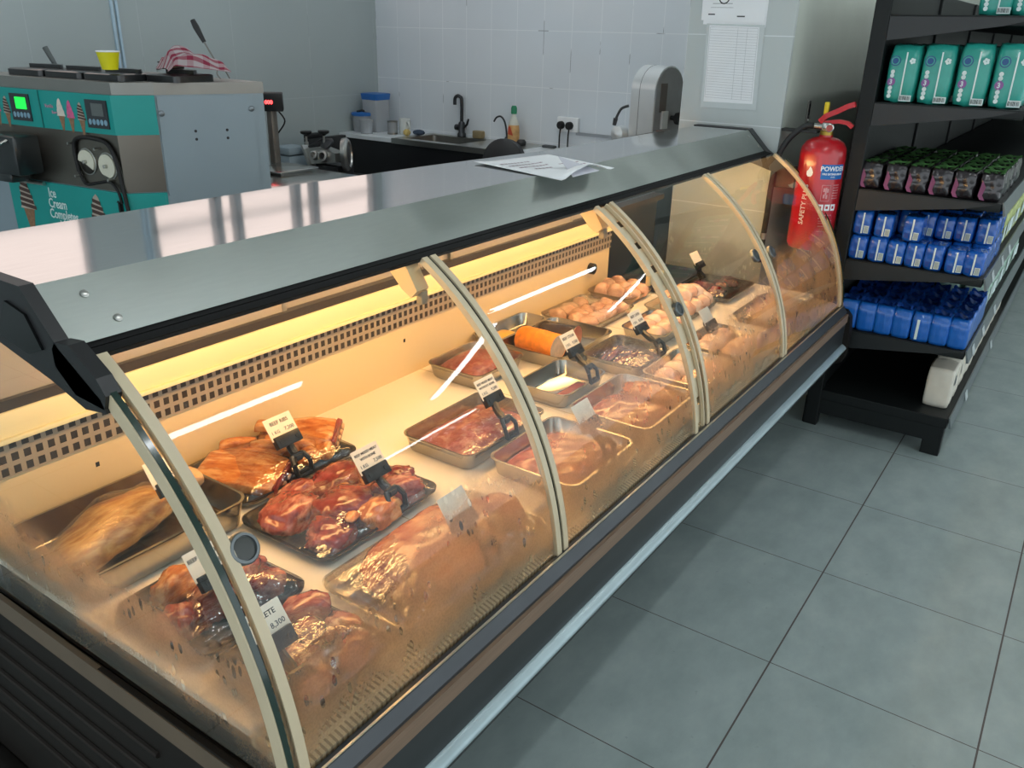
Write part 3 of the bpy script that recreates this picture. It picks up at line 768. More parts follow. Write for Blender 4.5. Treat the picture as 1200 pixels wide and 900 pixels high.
for k, (x, y, a, b, c, rz, mt) in enumerate(mixed):
    piece('beef_chunk', 'chunk of raw beef %s of the mixed meat tray' % where[k], 'meat', x, y, DECK + .006, (a, b, c), 31 + k, mt, rz, 'beef chunks in the mixed meat tray', amp=.22)
for k, (x, y, rz) in enumerate([(-.795, .735, 0), (-.745, .715, 50), (-.865, .64, 20)]):
    piece('bone_chip', 'small pale fatty bone bit among the mixed beef chunks', 'meat', x, y, DECK + .040, (.020, .013, .009), 51 + k, FATTY, rz, 'bone bits in the mixed meat tray', sub=3)
holder(-.762, .622, .628, 'black price clip with card BEEF MIXED MEAT WITH BONE', lines2('BEEF MIXED MEAT', 'WITH BONE', '7,500'), dy=.058, dz=.096)

# 4 shoulder
tray('shoulder_tray', 'black foam tray of wrapped beef shoulder below the round lock of the near pane', -1.285, -1.045, .565, .790, .022, FOAM, rz=2, r=.035, film=.066, seed=4)
for k, (x, y, a, b, c, rz, mt, w) in enumerate([(-1.10, .70, .046, .050, .036, 30, BEEF, 'at the right of'), (-1.175, .645, .050, .040, .040, -20, BEEF, 'at the front of'), (-1.19, .735, .050, .034, .040, 10, FATTY, 'at the back of'), (-1.245, .65, .032, .044, .036, 60, BEEF, 'at the left end of'), (-1.09, .625, .034, .030, .028, 0, BEEFD, 'in the front right corner of')]):
    piece('shoulder_cut', 'veined cut of beef shoulder %s the shoulder tray' % w, 'meat', x, y, DECK + .006, (a, b, c), 61 + k, mt, rz, 'cuts in the shoulder tray', amp=.24)
holder(-1.178, .590, .626, 'black price clip with card BEEF SHOULDER beside the lock ring', lines1('BEEF SHOULDER', '8,300', False), dy=.058, dz=.094)

# 5 bone-in pieces along the front
tray('shin_tray', 'black foam tray of bone-in shin slices at the near front of the case', -1.275, -1.065, .345, .545, .022, FOAM, rz=2, r=.03, film=.062, seed=5)
def shin(x, y, z, r, rz, tilt, seed, label):
    o = thing('shin_slice', label, 'meat', (x, y, z)); o.rotation_euler = (R(tilt), 0, R(rz))
    obj('meat', blob_bm(r, r * .8, .022, seed, amp=.18, sub=3, flat=.8), BEEF, o, world=False, smooth=True, angle=180)
    bm = bmn(); add_lathe(bm, [(r * .18, .018), (r * .20, .0285), (r * .46, .0305), (r * .52, .020)], 20)
    obj('bone_ring', bm, BONE, o, world=False, smooth=True, label='pale round bone with its edge of fat')
    bm = bmn(); add_lathe(bm, [(r * .24, .020), (r * .2, .0285), (.0001, .029)], 16); obj('marrow', bm, M('marrow_orange', '#e2935a', .3), o, world=False, smooth=True)
shin(-1.185, .500, DECK + .012, .046, 20, 12, 71, 'bone-in shin slice at the back of the front tray')
shin(-1.100, .515, DECK + .012, .040, -30, 8, 72, 'bone-in shin slice by the tray corner nearest the lock ring')
shin(-1.105, .425, DECK + .012, .042, 60, 14, 73, 'bone-in shin slice at the front right of the front tray')
for k, (x, y, a, b, rz) in enumerate([(-1.20, .42, .045, .035, 20), (-1.145, .465, .034, .028, -30), (-1.215, .375, .036, .024, 0), (-1.13, .375, .045, .026, 10)]):
    piece('shin_trimming', 'red boneless trimming between the shin slices', 'meat', x, y, DECK + .006, (a, b, .032), 75 + k, BEEFD if k % 2 else BEEF, rz, 'trimmings among the shin slices', amp=.22, sub=3)
holder(-1.235, .375, .627, 'price clip with fogged card GALLETE at the near front', lines1('GALLETE', '8,300', False), dy=.062, dz=.098)

# 6 big wrapped joint
JOINT = meat_mat('browned_joint', ('#8e3f28', '#b0603c', '#c47c50', '#d8a070'), 22, .25, .35)
tray('joint_tray', 'clear wrapped tray with one large fogged joint at the front of the near pane', -1.035, -.612, .330, .560, .024, film_mat('clear_tray_plastic', (.95, .93, .88, 1), .1, .08, .15, 10), r=.04, film=.074, seed=6)
piece('beef_joint', 'large flat beef joint filling the clear tray', 'meat', -.83, .445, DECK + .005, (.165, .098, .046), 81, JOINT, 3, amp=.16, freq=1.5)
piece('beef_joint_end', 'smaller red piece at the right end of the clear tray', 'meat', -.665, .42, DECK + .006, (.035, .06, .04), 83, BEEF, 0, amp=.2)
holder(-.800, .352, .626, 'price clip with blank fogged card in front of the large joint', [], dy=.07, dz=.098, blank=True)

# 7-13 steel pans
def pan(label, x0, x1, y0, y1, h=.046, rz=0., **kw): return tray('steel_pan', label, x0, x1, y0, y1, h, PAN, rz, r=.026, **kw)
def slab(name, label, x0, x1, y0, y1, z, h, seed, mat, amp=.35, cat='meat'):
    bm = bmn(); n = 26; g_ = {}
    for i in range(n + 1):
        for j in range(n + 1):
            u, v = i / n * 2 - 1, j / n * 2 - 1
            x, y = x0 + (x1 - x0) * i / n, y0 + (y1 - y0) * j / n
            # pull the square corners in
            cx, cy = (x0 + x1) / 2, (y0 + y1) / 2; k = 1 - .08 * (u * u * v * v)
            x, y = cx + (x - cx) * k, cy + (y - cy) * k
            e = (1 - u ** 8) * (1 - v ** 8)
            nz = noise.noise(Vector((x * 9, y * 9, seed))) * .6 + noise.noise(Vector((x * 26, y * 26, seed))) * .3 + noise.noise(Vector((x * 70, y * 70, seed))) * .12
            g_[i, j] = bm.verts.new((x, y, z + max(.001, h * (.30 + .70 * e) * (1 + amp * nz) * (.78 + .22 * (1 - u * u) * (1 - v * v)))))
    for i in range(n):
        for j in range(n): bm.faces.new((g_[i, j], g_[i + 1, j], g_[i + 1, j + 1], g_[i, j + 1]))
    per = [(i, 0) for i in range(n)] + [(n, j) for j in range(n)] + [(i, n) for i in range(n, 0, -1)] + [(0, j) for j in range(n, 0, -1)]
    lo = [bm.verts.new((g_[p].co.x, g_[p].co.y, z)) for p in per]
    for k in range(len(per)):
        q = (k + 1) % len(per); bm.faces.new((g_[per[k]], lo[k], lo[q], g_[per[q]]))
    bm.faces.new(lo)
    o = obj(name, bm, mat, smooth=True, angle=180); return tag(o, label, cat)
PF = DECK + .004
pan('steel pan of boneless mixed beef with the film over it, centre of the second pane', -.528, -.205, .605, .812, film=.054, seed=7)
slab('beef_heap', 'heap of boneless mixed beef in the pan at the centre of the second pane', -.513, -.220, .620, .797, PF, .042, 7.1, MINCE)
holder(-.372, .610, .647, 'black price clip with card BEEF MIXED MEAT WITHOUT BONE', lines2('BEEF MIXED MEAT', 'WITHOUT BONE', '9,500'), dx=.045, dy=.085, dz=.085)
pan('steel pan of smooth red beef against the rear of the second pane', -.138, .095, .872, 1.062, film=.062, seed=8)
slab('beef_round', 'smooth domed piece of red beef in the rear pan of the second pane', -.125, .082, .884, 1.05, PF, .052, 8.3, MINCE, .12)
pan('steel pan at the rear wall holding a block coloured for the yellow light', .135, .43, 1.005, 1.108, h=.046)
slab('yellow_lit_block', 'yellow block in the pan at the rear wall, coloured for the yellow light', .150, .30, 1.016, 1.097, PF, .030, 9.2, M('yellow_lit_tone', '#d9a83a', .3, bmp=.1), .1)  # yellow lamp light in the pan put into the block's colour
pan('steel pan carrying the orange ham roll and the dark salami', .130, .452, .765, .998)
rl = thing('ham_roll', 'orange crumbed ham roll with pale cut face', 'sausage', (.200, .885, PF))
m = Matrix.Rotation(R(-94), 4, 'Z')
bm = bmn(); add_lathe(bm, [(.0001, -.085), (.022, -.083), (.036, -.076), (.0415, -.062), (.043, 0), (.043, .066), (.0420, .068), (.0415, .066)], 32, Matrix.Translation((0, 0, .043)) @ m @ Matrix.Rotation(R(90), 4, 'Y'), cap=False)
obj('rind', bm, M('orange_crumb', '#ea8a12', .45, var=.18, vscale=60, bmp=.35, bscale=120), rl, world=False, smooth=True)
bm = bmn(); add_lathe(bm, [(.0418, .064), (.0416, .067), (.0001, .068)], 32, Matrix.Translation((0, 0, .043)) @ m @ Matrix.Rotation(R(90), 4, 'Y'))
obj('cut_face', bm, M('ham_cut_face', '#e4c3a0', .45, var=.12, vscale=60), rl, world=False, smooth=True, label='pale cut face')
sl = thing('salami', 'dark wrapped salami with red cut face behind the ham roll', 'sausage', (.305, .885, PF))
m = Matrix.Rotation(R(-84), 4, 'Z')
bm = bmn(); add_lathe(bm, [(.0001, -.090), (.012, -.087), (.030, -.075), (.040, -.05), (.041, .062), (.040, .064)], 28, Matrix.Translation((0, 0, .041)) @ m @ Matrix.Rotation(R(90), 4, 'Y'), cap=False)
obj('casing', bm, M('salami_casing', '#3a2f2c', .22, var=.3, vscale=30, bmp=.3, coat=.5), sl, world=False, smooth=True)
bm = bmn(); add_lathe(bm, [(.040, .058), (.0405, .064), (.0001, .065)], 28, Matrix.Translation((0, 0, .041)) @ m @ Matrix.Rotation(R(90), 4, 'Y'))
obj('cut_face', bm, M('salami_cut_face', '#b4604e', .4, var=.12, vscale=80), sl, world=False, smooth=True, label='red cut face')
bm = bmn(); add_lathe(bm, [(.004, 0), (.008, .012), (.003, .016), (.009, .034)], 10, Matrix.Translation((0, 0, .041)) @ m @ Matrix.Rotation(R(-90), 4, 'Y') @ Matrix.Translation((0, 0, .085)))
obj('tied_end', bm, M('salami_casing', '#3a2f2c'), sl, world=False, smooth=True)
pan('empty steel pan with a thin red pool beside the second pane joint', -.103, .128, .612, .772, h=.046)
slab('meat_juice', 'thin red pool of meat juice in the empty steel pan', -.085, .10, .622, .690, PF, .0035, 3.2, M('meat_juice_red', '#8a3a2c', .1, coat=.4), .2, cat='juice')
holder(.048, .622, .647, 'black price clip with card BEEF STEAK on the empty steel pan', lines1('BEEF STEAK', '9,500'), dx=.040, dy=.085, dz=.085)
pan('clear-covered steel pan of dark liver strips at the wide joint', .205, .432, .552, .742, h=.044, film=.056, seed=11)
for k in range(6):
    bm = loft_path([(-.085, 0, .012), (-.03, .004 * (-1) ** k, .020), (.03, -.003, .020), (.085, .002, .012)], [.006, .015, .016, .006], 10, k, .2, .7)
    o = obj('liver_strip', bm, LIVER, smooth=True, angle=180); o.location = (.310 + .006 * (k % 2), .585 + .024 * k, PF + (.0 if k % 2 else .004)); o.rotation_euler = (0, 0, R(-4 + 2 * k))
    tag(o, 'dark red liver strip in the covered pan at the wide joint', 'meat', 'liver strips in the covered pan')
holder(.362, .565, .645, 'black price clip with card on the pan of liver strips', lines1('BEEF LIVER', '8,500'), dx=.030, dy=.085, dz=.085)
pan('fogged steel pan of mince at the front left of the second pane', -.500, -.222, .345, .575)
slab('mince_heap', 'heap of pale mince in the front left pan of the second pane', -.487, -.235, .36, .562, PF, .040, 12.4, MINCE)
holder(-.330, .365, .647, 'price clip with fogged card on the front left mince pan', [], dx=.03, dy=.07, dz=.08, blank=True)
pan('fogged steel pan of red beef at the front right of the second pane', -.152, .142, .345, .572)
slab('beef_heap', 'heap of dark red beef in the front right pan of the second pane', -.138, .06, .358, .558, PF, .034, 13.4, BEEF)
piece('tripe_fold', 'shiny folded piece in the front right pan of the second pane', 'meat', .095, .46, PF, (.035, .08, .03), 88, FATTY, 0, amp=.2)

# 14-17 chicken
tray('chicken_tray', 'brown foam tray of orange chicken thighs at the rear right', .845, 1.035, .905, 1.095, .028, M('brown_foam', '#8f7552', .5), r=.03, film=.066, seed=14)
for k, (x, y) in enumerate([(.888, 1.045), (.945, 1.05), (.995, 1.04), (.89, .99), (.945, .985), (.995, .975), (.91, .935), (.97, .93)]):
    piece('chicken_thigh', 'rounded chicken thigh in the brown foam tray', 'chicken', x, y, DECK + .007, (.034, .030, .036), 91 + k, CHICK, 40 * k, 'thighs in the brown foam tray', amp=.12, sub=3)
tray('chicken_tray', 'wide clear tray of chicken pieces by the rear wall', .482, .790, .855, 1.075, .032, MATS['clear_tray_plastic'], r=.03, film=.052, seed=15)
rnd = random.Random(5)
for k in range(14):
    x, y = .53 + (k % 5) * .053 + rnd.uniform(-.01, .01), .90 + (k // 5) * .062 + rnd.uniform(-.01, .01)
    piece('chicken_piece', 'pale chicken piece in the wide clear tray', 'chicken', x, y, DECK + .006, (.036, .028, .026), 111 + k, CHICK, rnd.uniform(0, 180), 'chicken pieces in the wide clear tray', amp=.2, sub=3)
pan('steel pan of pale chicken behind the wide joint', .510, .748, .615, .772, h=.042)
for k in range(8):
    piece('chicken_breast', 'pale chicken breast in the steel pan behind the wide joint', 'chicken', .55 + (k % 4) * .052, .66 + (k // 4) * .062, PF, (.036, .034, .034), 131 + k, CHICK, 30 * k, 'breasts in the steel pan', amp=.18, sub=3)
tray('chicken_tray', 'clear tray heaped with wrapped chicken in the third pane', .812, 1.075, .645, .840, .026, MATS['clear_tray_plastic'], r=.03, film=None)
for k, (x, y, z) in enumerate([(.865, .695, 0), (.925, .69, 0), (.985, .695, 0), (1.03, .70, 0), (.87, .755, 0), (.93, .76, 0), (.99, .755, 0), (1.035, .765, 0), (.90, .73, .035), (.95, .735, .04), (.99, .725, .03), (.945, .79, .03)]):
    piece('chicken_chunk', 'pink chicken chunk in the heaped clear tray', 'chicken', x, y, DECK + .006 + z, (.040, .035, .034), 151 + k, CHICK, 50 * k, 'chunks in the heaped clear tray', amp=.22, sub=3)
tray('dark_tray', 'black foam tray of dark offal at the far right of the third pane', 1.10, 1.40, .625, .840, .022, FOAM, r=.03, film=.05, seed=17)
for k, (x, y) in enumerate([(1.17, .70), (1.25, .72), (1.33, .71), (1.21, .77)]):
    piece('offal_piece', 'dark brown piece in the black tray of the third pane', 'meat', x, y, DECK + .006, (.05, .034, .026), 171 + k, LIVER, 20 * k, 'offal in the black tray', amp=.2, sub=3)
holder(1.25, .80, .625, 'price clip with small card above the black offal tray', [], dy=.02, dz=.10, blank=True)
tray('black_mat_tray', 'long empty black tray at the rear right corner of the deck', 1.065, 1.445, .870, 1.10, .018, M('dark_slate_plastic', '#2b2a29', .4), r=.02)
# fogged front row of the third and fourth pane
pan('fogged steel pan of chicken parts at the front left of the third pane', .180, .440, .345, .530)
for k in range(6):
    piece('chicken_part', 'chicken part in the fogged front left pan of the third pane', 'chicken', .235 + (k % 3) * .07, .395 + (k // 3) * .08, PF, (.042, .038, .032), 181 + k, CHICK, 60 * k, 'parts in the fogged front left pan', amp=.2, sub=3)
pan('fogged steel pan of chicken wings at the front right of the third pane', .475, .735, .345, .545)
for k in range(6):
    piece('chicken_wing', 'chicken wing in the fogged front right pan of the third pane', 'chicken', .53 + (k % 3) * .07, .395 + (k // 3) * .085, PF, (.046, .032, .03), 191 + k, CHICK, 70 * k, 'wings in the fogged front right pan', amp=.2, sub=3)
holder(.640, .520, .640, 'price clip with small card over the fogged wings pan', [], dy=.0, dz=.062, blank=True)
tray('chicken_tray', 'black foam tray of whole chicken legs under the last pane', .925, 1.225, .345, .545, .022, FOAM, r=.03, film=.07, seed=19)
for k in range(5):
    piece('drumstick', 'chicken leg in the black tray under the last pane', 'chicken', .98 + k * .048, .445 + .02 * (-1) ** k, DECK + .006, (.05, .028, .038), 201 + k, CHICK, 75 + 10 * k, 'legs in the last black tray', amp=.15, sub=3, taper=.5)
# ================================================================== PAPERS
def sheet(name, label, cat, poly, mat, thick=.0006, nx_=None):
    bm = bmn(); vs = [bm.verts.new(p) for p in poly]; f = bm.faces.new(vs)
    r = bmesh.ops.extrude_face_region(bm, geom=[f]); n = (Vector(poly[1]) - Vector(poly[0])).cross(Vector(poly[2]) - Vector(poly[0])).normalized()
    for v in r['geom']:
        if isinstance(v, bmesh.types.BMVert): v.co += n * thick
    o = obj(name, bm, mat); return tag(o, label, cat)
# notice lying on the canopy
nt_ = thing('notice_sheet', 'white printed notice lying on the canopy with one corner folded up', 'paper', (.08, .82, 1.2))
A_, B_, C_, D_ = Vector((-.078, .178, .0012)), Vector((.224, .130, .0012)), Vector((.109, -.155, .0012)), Vector((-.155, -.150, .0012))
bm = bmn(); N = 14; g_ = {}
for i in range(N + 1):
    for j in range(N + 1):
        u, v = i / N, j / N
        p = (A_ * (1 - u) + B_ * u) * (1 - v) + (D_ * (1 - u) + C_ * u) * v
        k = max(0, (v - .62) / .38) * max(0, 1 - abs(u - .48) / .42)
        p.z += .004 * math.sin(u * 7) ** 2 * v + .026 * k + .012 * max(0, .25 - u) * (1 - v) * 4 * .4
        g_[i, j] = bm.verts.new(p)
for i in range(N):
    for j in range(N): bm.faces.new((g_[i, j], g_[i + 1, j], g_[i + 1, j + 1], g_[i, j + 1]))
sh = obj('sheet', bm, WHITE, nt_, world=False, smooth=True, angle=60); sm = sh.modifiers.new('thickness', 'SOLIDIFY'); sm.thickness = .0005
ex = (B_ - A_).normalized(); ey = (A_ - D_).normalized()
for txt, u, v, s in (('PLEASE DO NOT', .12, .25, .016), ('LEAN ON THE GLASS', .12, .38, .016), ('THANK YOU FOR', .60, .25, .015), ('YOUR COOPERATION', .60, .40, .013)):
    p = (A_ * (1 - u) + B_ * u) * (1 - v) + (D_ * (1 - u) + C_ * u) * v; p.z += .0075
    pass
for k, (u0, u1, v) in enumerate([(.10, .48, .22), (.10, .56, .33), (.12, .50, .44), (.62, .93, .52), (.62, .90, .63), (.20, .42, .56)]):
    bm = bmn(); rn = random.Random(k)
    u = u0
    while u < u1:
        w = rn.uniform(.015, .05)
        q = []
        for (a, b) in ((u, v), (u + w, v), (u + w, v + .030), (u, v + .030)):
            p = (A_ * (1 - a) + B_ * a) * (1 - b) + (D_ * (1 - a) + C_ * a) * b
            kk = max(0, (b - .62) / .38) * max(0, 1 - abs(a - .48) / .42)
            p.z += .004 * math.sin(a * 7) ** 2 * b + .026 * kk + .012 * max(0, .25 - a) * (1 - b) * 1.6 + .0012; q.append(bm.verts.new(p))
        bm.faces.new(q); u += w + .012
    obj('printed_line', bm, M('faded_print', '#8a8fb0' if k % 2 else '#a08a94', .8), sh, world=False)
bm = bmn(); f = [bm.verts.new(p) for p in (Vector((-.100, -.150, .002)), Vector((.030, -.153, .004)), Vector((-.005, -.045, .034)))]
bm.faces.new(f); fl = obj('folded_corner', bm, M('paper_back', '#c3c3cc', .7, var=.02), nt_, world=False); fl.modifiers.new('thickness', 'SOLIDIFY').thickness = .0006

# price list and the two sheets above it on the pier (facing -X)
XP = 1.5285
def wall_sheet(label, x, ty, tz, by, bz, yl, w, mat=WHITE, tilt=0.):
    """corners given as (y, z): top-left, top-right, bottom-right, bottom-left seen from the shop"""
    t = thing('wall_notice', label, 'paper', (x, 0, 0)); return t
def quad_bm(c, x, th=.0008):
    bm = bmn(); a = [bm.verts.new((x, y, z)) for y, z in c]; b = [bm.verts.new((x - th, y, z)) for y, z in c]
    bm.faces.new(a[::-1]); bm.faces.new(b)
    for i in range(4): bm.faces.new((a[i], a[(i + 1) % 4], b[(i + 1) % 4], b[i]))
    return bm
pl = thing('price_list', 'laminated printed price list taped to the white pier', 'price list', (XP, .885, 1.43))
obj('plastic_sleeve', quad_bm([(1.002, 1.580), (.767, 1.578), (.760, 1.268), (.995, 1.266)], XP), M('sleeve_grey', '#b6bdbd', .25, var=.02, coat=.4), pl)
lst = obj('printed_sheet', quad_bm([(.990, 1.574), (.787, 1.570), (.777, 1.291), (.982, 1.289)], XP - .0010), WHITE, pl)
rows = ['BEEF BONES', 'BEEF COMPOMINCE', 'BEEF GOULASH', 'BEEF LIVER', 'BEEF FILLET', 'BEEF FILLET STEAK', 'BEEF FALETTE', 'BEEF KIDNEY', 'BEEF LEGS', 'BEEF MINCEMEAT', 'BEEF MEAT WITH BONE', 'BEEF MIXED MEAT WITH BONE', 'BEEF MIXED MEAT WITHOUT', 'BEEF RIBS', 'BEEF SHIN', 'BEEF SHOULDER', 'BEEF STEAK', 'CHICKEN BREAST', 'CHICKEN DRUMSTICK', 'CHICKEN LEGS', 'CHICKEN GIZZARDS', 'CHICKEN LIVER', 'CHICKEN WINGS', 'CHICKEN WHOLE', 'GOAT LEG']
exl = Vector((0, -.203, -.004)).normalized(); eyl = Vector((0, .008, .285)).normalized()
o0 = Vector((XP - .0021, .9835, 1.556))
lettering(lst, 'ITEM NAME', .0075, o0 + exl * .035 + eyl * .004, exl, eyl, INK, bold=.0002)
lettering(lst, 'QTY  UNIT    PRICE', .0075, o0 + exl * .122 + eyl * .004, exl, eyl, INK, bold=.0002)
body = '\n'.join(rows)
lettering(lst, body, .0068, o0 - eyl * .0065, exl, eyl, GREYINK, line=1.475, bold=.0002)
lettering(lst, '\n'.join(['1 KG'] * 25), .0065, o0 + exl * .128 - eyl * .0065, exl, eyl, GREYINK, line=1.54, bold=.0002)
pr = ['3,500', '7,500', '9,500', '8,500', '9,800', '9,500', '8,300', '7,000', '4,200', '9,000', '7,500', '7,500', '9,500', '7,200', '6,800', '8,300', '9,500', '8,200', '6,500', '6,900', '6,000', '6,500', '6,400', '5,800', '10,500']
lettering(lst, '\n'.join(pr), .0065, o0 + exl * .188 - eyl * .0065, exl, eyl, GREYINK, line=1.54, align='RIGHT', bold=.0002)
bm = bmn()
for k in range(27):
    z = .012 - k * .01005; p = o0 + eyl * z
    a = [p, p + exl * .192, p + exl * .192 + eyl * .0007, p + eyl * .0007]; bm.faces.new([bm.verts.new(q) for q in a])
for s in (-.002, .112, .150, .192):
    p = o0 + exl * s + eyl * .012
    a = [p, p + exl * .0008, p + exl * .0008 - eyl * .262, p - eyl * .262]; bm.faces.new([bm.verts.new(q) for q in a])
obj('table_rule', bm, M('rule_grey', '#8b8f93', .7), lst)
sheet('wall_notice', 'plain white sheet sticking out beneath the top notice on the pier', 'paper', [(XP, 1.022, 1.90), (XP, .765, 1.90), (XP, .765, 1.569), (XP, 1.018, 1.577)], WHITE)
tn = thing('certificate_sheet', 'white printed notice with a round dark mark, topmost on the pier', 'paper', (XP, .90, 1.75))
obj('sheet', quad_bm([(1.035, 1.86), (.780, 1.86), (.772, 1.582), (1.027, 1.592)], XP - .0012), WHITE, tn)
exn = Vector((0, -1, -.03)); eyn = Vector((0, -.02, 1))
bm = bmn(); add_lathe(bm, [(.0225, 0), (.0225, .0004), (.018, .0004), (.018, 0)], 24, axis_m((XP - .0021, .940, 1.672), (-1, 0, 0)), cap=False); obj('round_mark', bm, INK, tn)
bm = bmn()
for (y0, y1, z0, z1) in ((1.000, .972, 1.611, 1.6155), (.882, .850, 1.6045, 1.609), (.985, .905, 1.651, 1.6525), (.992, .900, 1.637, 1.638)):
    bm.faces.new([bm.verts.new((XP - .0022, *p)) for p in ((y0, z0), (y1, z0), (y1, z1), (y0, z1))])
obj('printed_bar', bm, INK, tn)
lettering(tn, 'REG. OFFICE', .006, (XP - .0022, .935, 1.608), exn, eyn, GREYINK); lettering(tn, 'DIRECTOR', .006, (XP - .0022, .846, 1.604), exn, eyn, GREYINK)
lettering(tn, 'LICENCE OF\nPREMISES\n 2023', .010, (XP - .0022, .855, 1.668), exn, eyn, GREYINK)

# ================================================================== FIRE EXTINGUISHER
RED = M('extinguisher_red', '#b3131f', .28, var=.05, coat=.5)
fe = thing('fire_extinguisher', 'red powder fire extinguisher hanging between the case end and the shelves', 'fire extinguisher', (1.553, .482, .765))
RX = .0855
bm = bmn(); add_lathe(bm, [(.0001, .004), (.070, .004), (.078, 0), (RX - .001, .012), (RX, .02), (RX, .36), (.082, .385), (.068, .407), (.045, .420), (.025, .425), (.025, .432), (.0001, .432)], 40)
obj('cylinder', bm, RED, fe, world=False, smooth=True, angle=60)
bm = bmn(); add_lathe(bm, [(.024, .430), (.024, .445), (.019, .447), (.019, .470), (.0001, .470)], 20)
obj('brass_collar', bm, M('brass_collar', '#a98f3a', .35, .7), fe, world=False, smooth=True)
bm = bmn(); add_box(bm, (-.022, -.016, .446), (.022, .016, .478), .004); add_tube(bm, [(-.01, .015, .462), (-.01, .045, .462)], .012, 12)
obj('valve', bm, M('valve_chrome', '#b7b7b2', .22, 1.), fe, world=False, smooth=True)
bm = bmn(); add_lathe(bm, [(.0165, 0), (.0165, .010), (.013, .012), (.0001, .012)], 20, axis_m((-.022, -.012, .460), (-.9, -.35, 0)))
g1 = obj('pressure_gauge', bm, M('valve_chrome', '#b7b7b2'), fe, world=False, smooth=True)
bm = bmn(); add_lathe(bm, [(.012, .0), (.012, .0005), (.0001, .0006)], 20, axis_m((-.0335, -.0165, .460), (-.9, -.35, 0))); obj('gauge_face', bm, M('gauge_red', '#a5423c', .4), g1, world=False)
LV = M('lever_red', '#c0202a', .35)
def bar(bm, pts, w, t):
    rings = []
    for i, p in enumerate(pts):
        p = Vector(p); d = Vector(pts[min(i + 1, len(pts) - 1)]) - Vector(pts[max(i - 1, 0)]); d.normalize(); n = Vector((1, 0, 0)); u = d.cross(n).normalized()
        ww = w[i] if isinstance(w, list) else w
        rings.append([p + n * ww + u * t, p - n * ww + u * t, p - n * ww - u * t, p + n * ww - u * t])
    add_loft(bm, rings)
bm = bmn(); bar(bm, [(0, .03, .478), (0, .01, .500), (0, -.03, .520), (0, -.065, .540), (0, -.088, .548)], [.013, .015, .013, .012, .010], .0095); obj('lever', bm, LV, fe, world=False)
bm = bmn(); bar(bm, [(0, .02, .474), (0, -.04, .484), (0, -.072, .480), (0, -.092, .466)], [.012, .012, .011, .009], .007); obj('carry_handle', bm, LV, fe, world=False)
bm = bmn(); add_box(bm, (-.008, .005, .505), (.008, .022, .550), .003); obj('safety_tag', bm, M('tag_yellow', '#d9c21e', .5), fe, world=False, smooth=True)
bm = bmn(); add_tube(bm, smooth_path([(-.01, .05, .462), (-.012, .085, .455), (-.02, .135, .405), (-.03, .165, .33), (-.035, .172, .22), (-.04, .172, .10), (-.04, .175, .0), (-.042, .176, -.04)], 6), .0115, 12)
hs = obj('hose', bm, M('hose_black', '#1e1f20', .5), fe, world=False, smooth=True)
bm = bmn(); add_tube(bm, [(-.04, .174, .035), (-.04, .1745, .010)], .0135, 12); obj('hose_ferrule', bm, STEEL, hs, world=False, smooth=True)
bm = bmn(); add_tube(bm, [(-.042, .176, -.005), (-.045, .178, -.085)], [.014, .016], 12); obj('nozzle', bm, M('nozzle_black', '#151515', .45), hs, world=False, smooth=True)
# labels wrapped round the cylinder; angle 0 faces the shop camera
A0 = math.atan2(-.41 - .482, -1.86 - 1.553)
def wrap(bm, ac, zc, r):
    """flat lettering (x right, y up) -> onto the cylinder; x runs rightwards seen from outside"""
    for v in bm.verts:
        a = A0 + R(ac) + v.co.x / RX; rr_ = r + v.co.z
        v.co = Vector((rr_ * math.cos(a), rr_ * math.sin(a), zc + v.co.y))
    return bm
def patch(w, h, n=12):
    bm = bmn(); g_ = [[bm.verts.new((-w / 2 + w * i / n, -h / 2 + h * j, 0)) for j in (0, 1)] for i in range(n + 1)]
    for i in range(n): bm.faces.new((g_[i][0], g_[i + 1][0], g_[i + 1][1], g_[i][1]))
    return bm
WL = M('label_white', '#e9ecee', .5, var=.02); BL = M('label_blue', '#1668b3', .45, var=.03)
body_ = fe.children[0]
obj('blue_label', wrap(patch(.095, .055), 34, .304, RX + .0006), BL, fe, world=False)
def wtext(s, size, ac, zc, name='lettering', align='CENTER', rot=False, **kw):
    bm = text_bm(s, size, align=align, **kw)
    bmesh.ops.subdivide_edges(bm, edges=bm.edges[:], cuts=0)
    if rot: bm.transform(Matrix.Rotation(R(90), 4, 'Z'))
    return obj(name, wrap(bm, ac, zc, RX + .0010), WL, fe, world=False)
wtext('POWDER', .024, 34, .308, bold=.0006); wtext('FIRE EXTINGUISHER', .0095, 34, .293, bold=.0003); wtext('6 KG', .008, 34, .283)
wtext('SAFETY PLUS', .027, -24, .098, rot=True, align='LEFT', bold=.0002)
bm = bmn()  # flame drop badge
pts = [(.0, .022), (.008, .012), (.013, .0), (.012, -.010), (.006, -.017), (-.006, -.017), (-.012, -.010), (-.012, .002), (-.007, .006), (-.004, .012)]
bm.faces.new([bm.verts.new((x, y, 0)) for x, y in pts]); obj('flame_badge', wrap(bm, -26, .300, RX + .001), WL, fe, world=False)
bm = bmn()
for k, a in enumerate((14, 32, 50)):
    q = patch(.022, .024, 4); wrap(q, a, .170, RX + .0006); merge(bm, q)
obj('class_pictograms', bm, WL, fe, world=False)
bm = bmn()
for k, a in enumerate((14, 32, 50)):
    q = patch(.010, .010, 3); wrap(q, a - 1, .170, RX + .0012); merge(bm, q)
obj('pictogram_mark', bm, RED, fe, world=False)
PALE = M('label_pale_red', '#c98d90', .5)
bm = bmn()
for z in (.255, .245, .235, .225, .215, .205): q = patch(.030, .003, 4); wrap(q, 50, z, RX + .0008); merge(bm, q)
for k in range(9): q = patch(.005, .005, 2); wrap(q, 14 + (k % 5) * 8, .140 - (k // 5) * .012, RX + .0008); merge(bm, q)
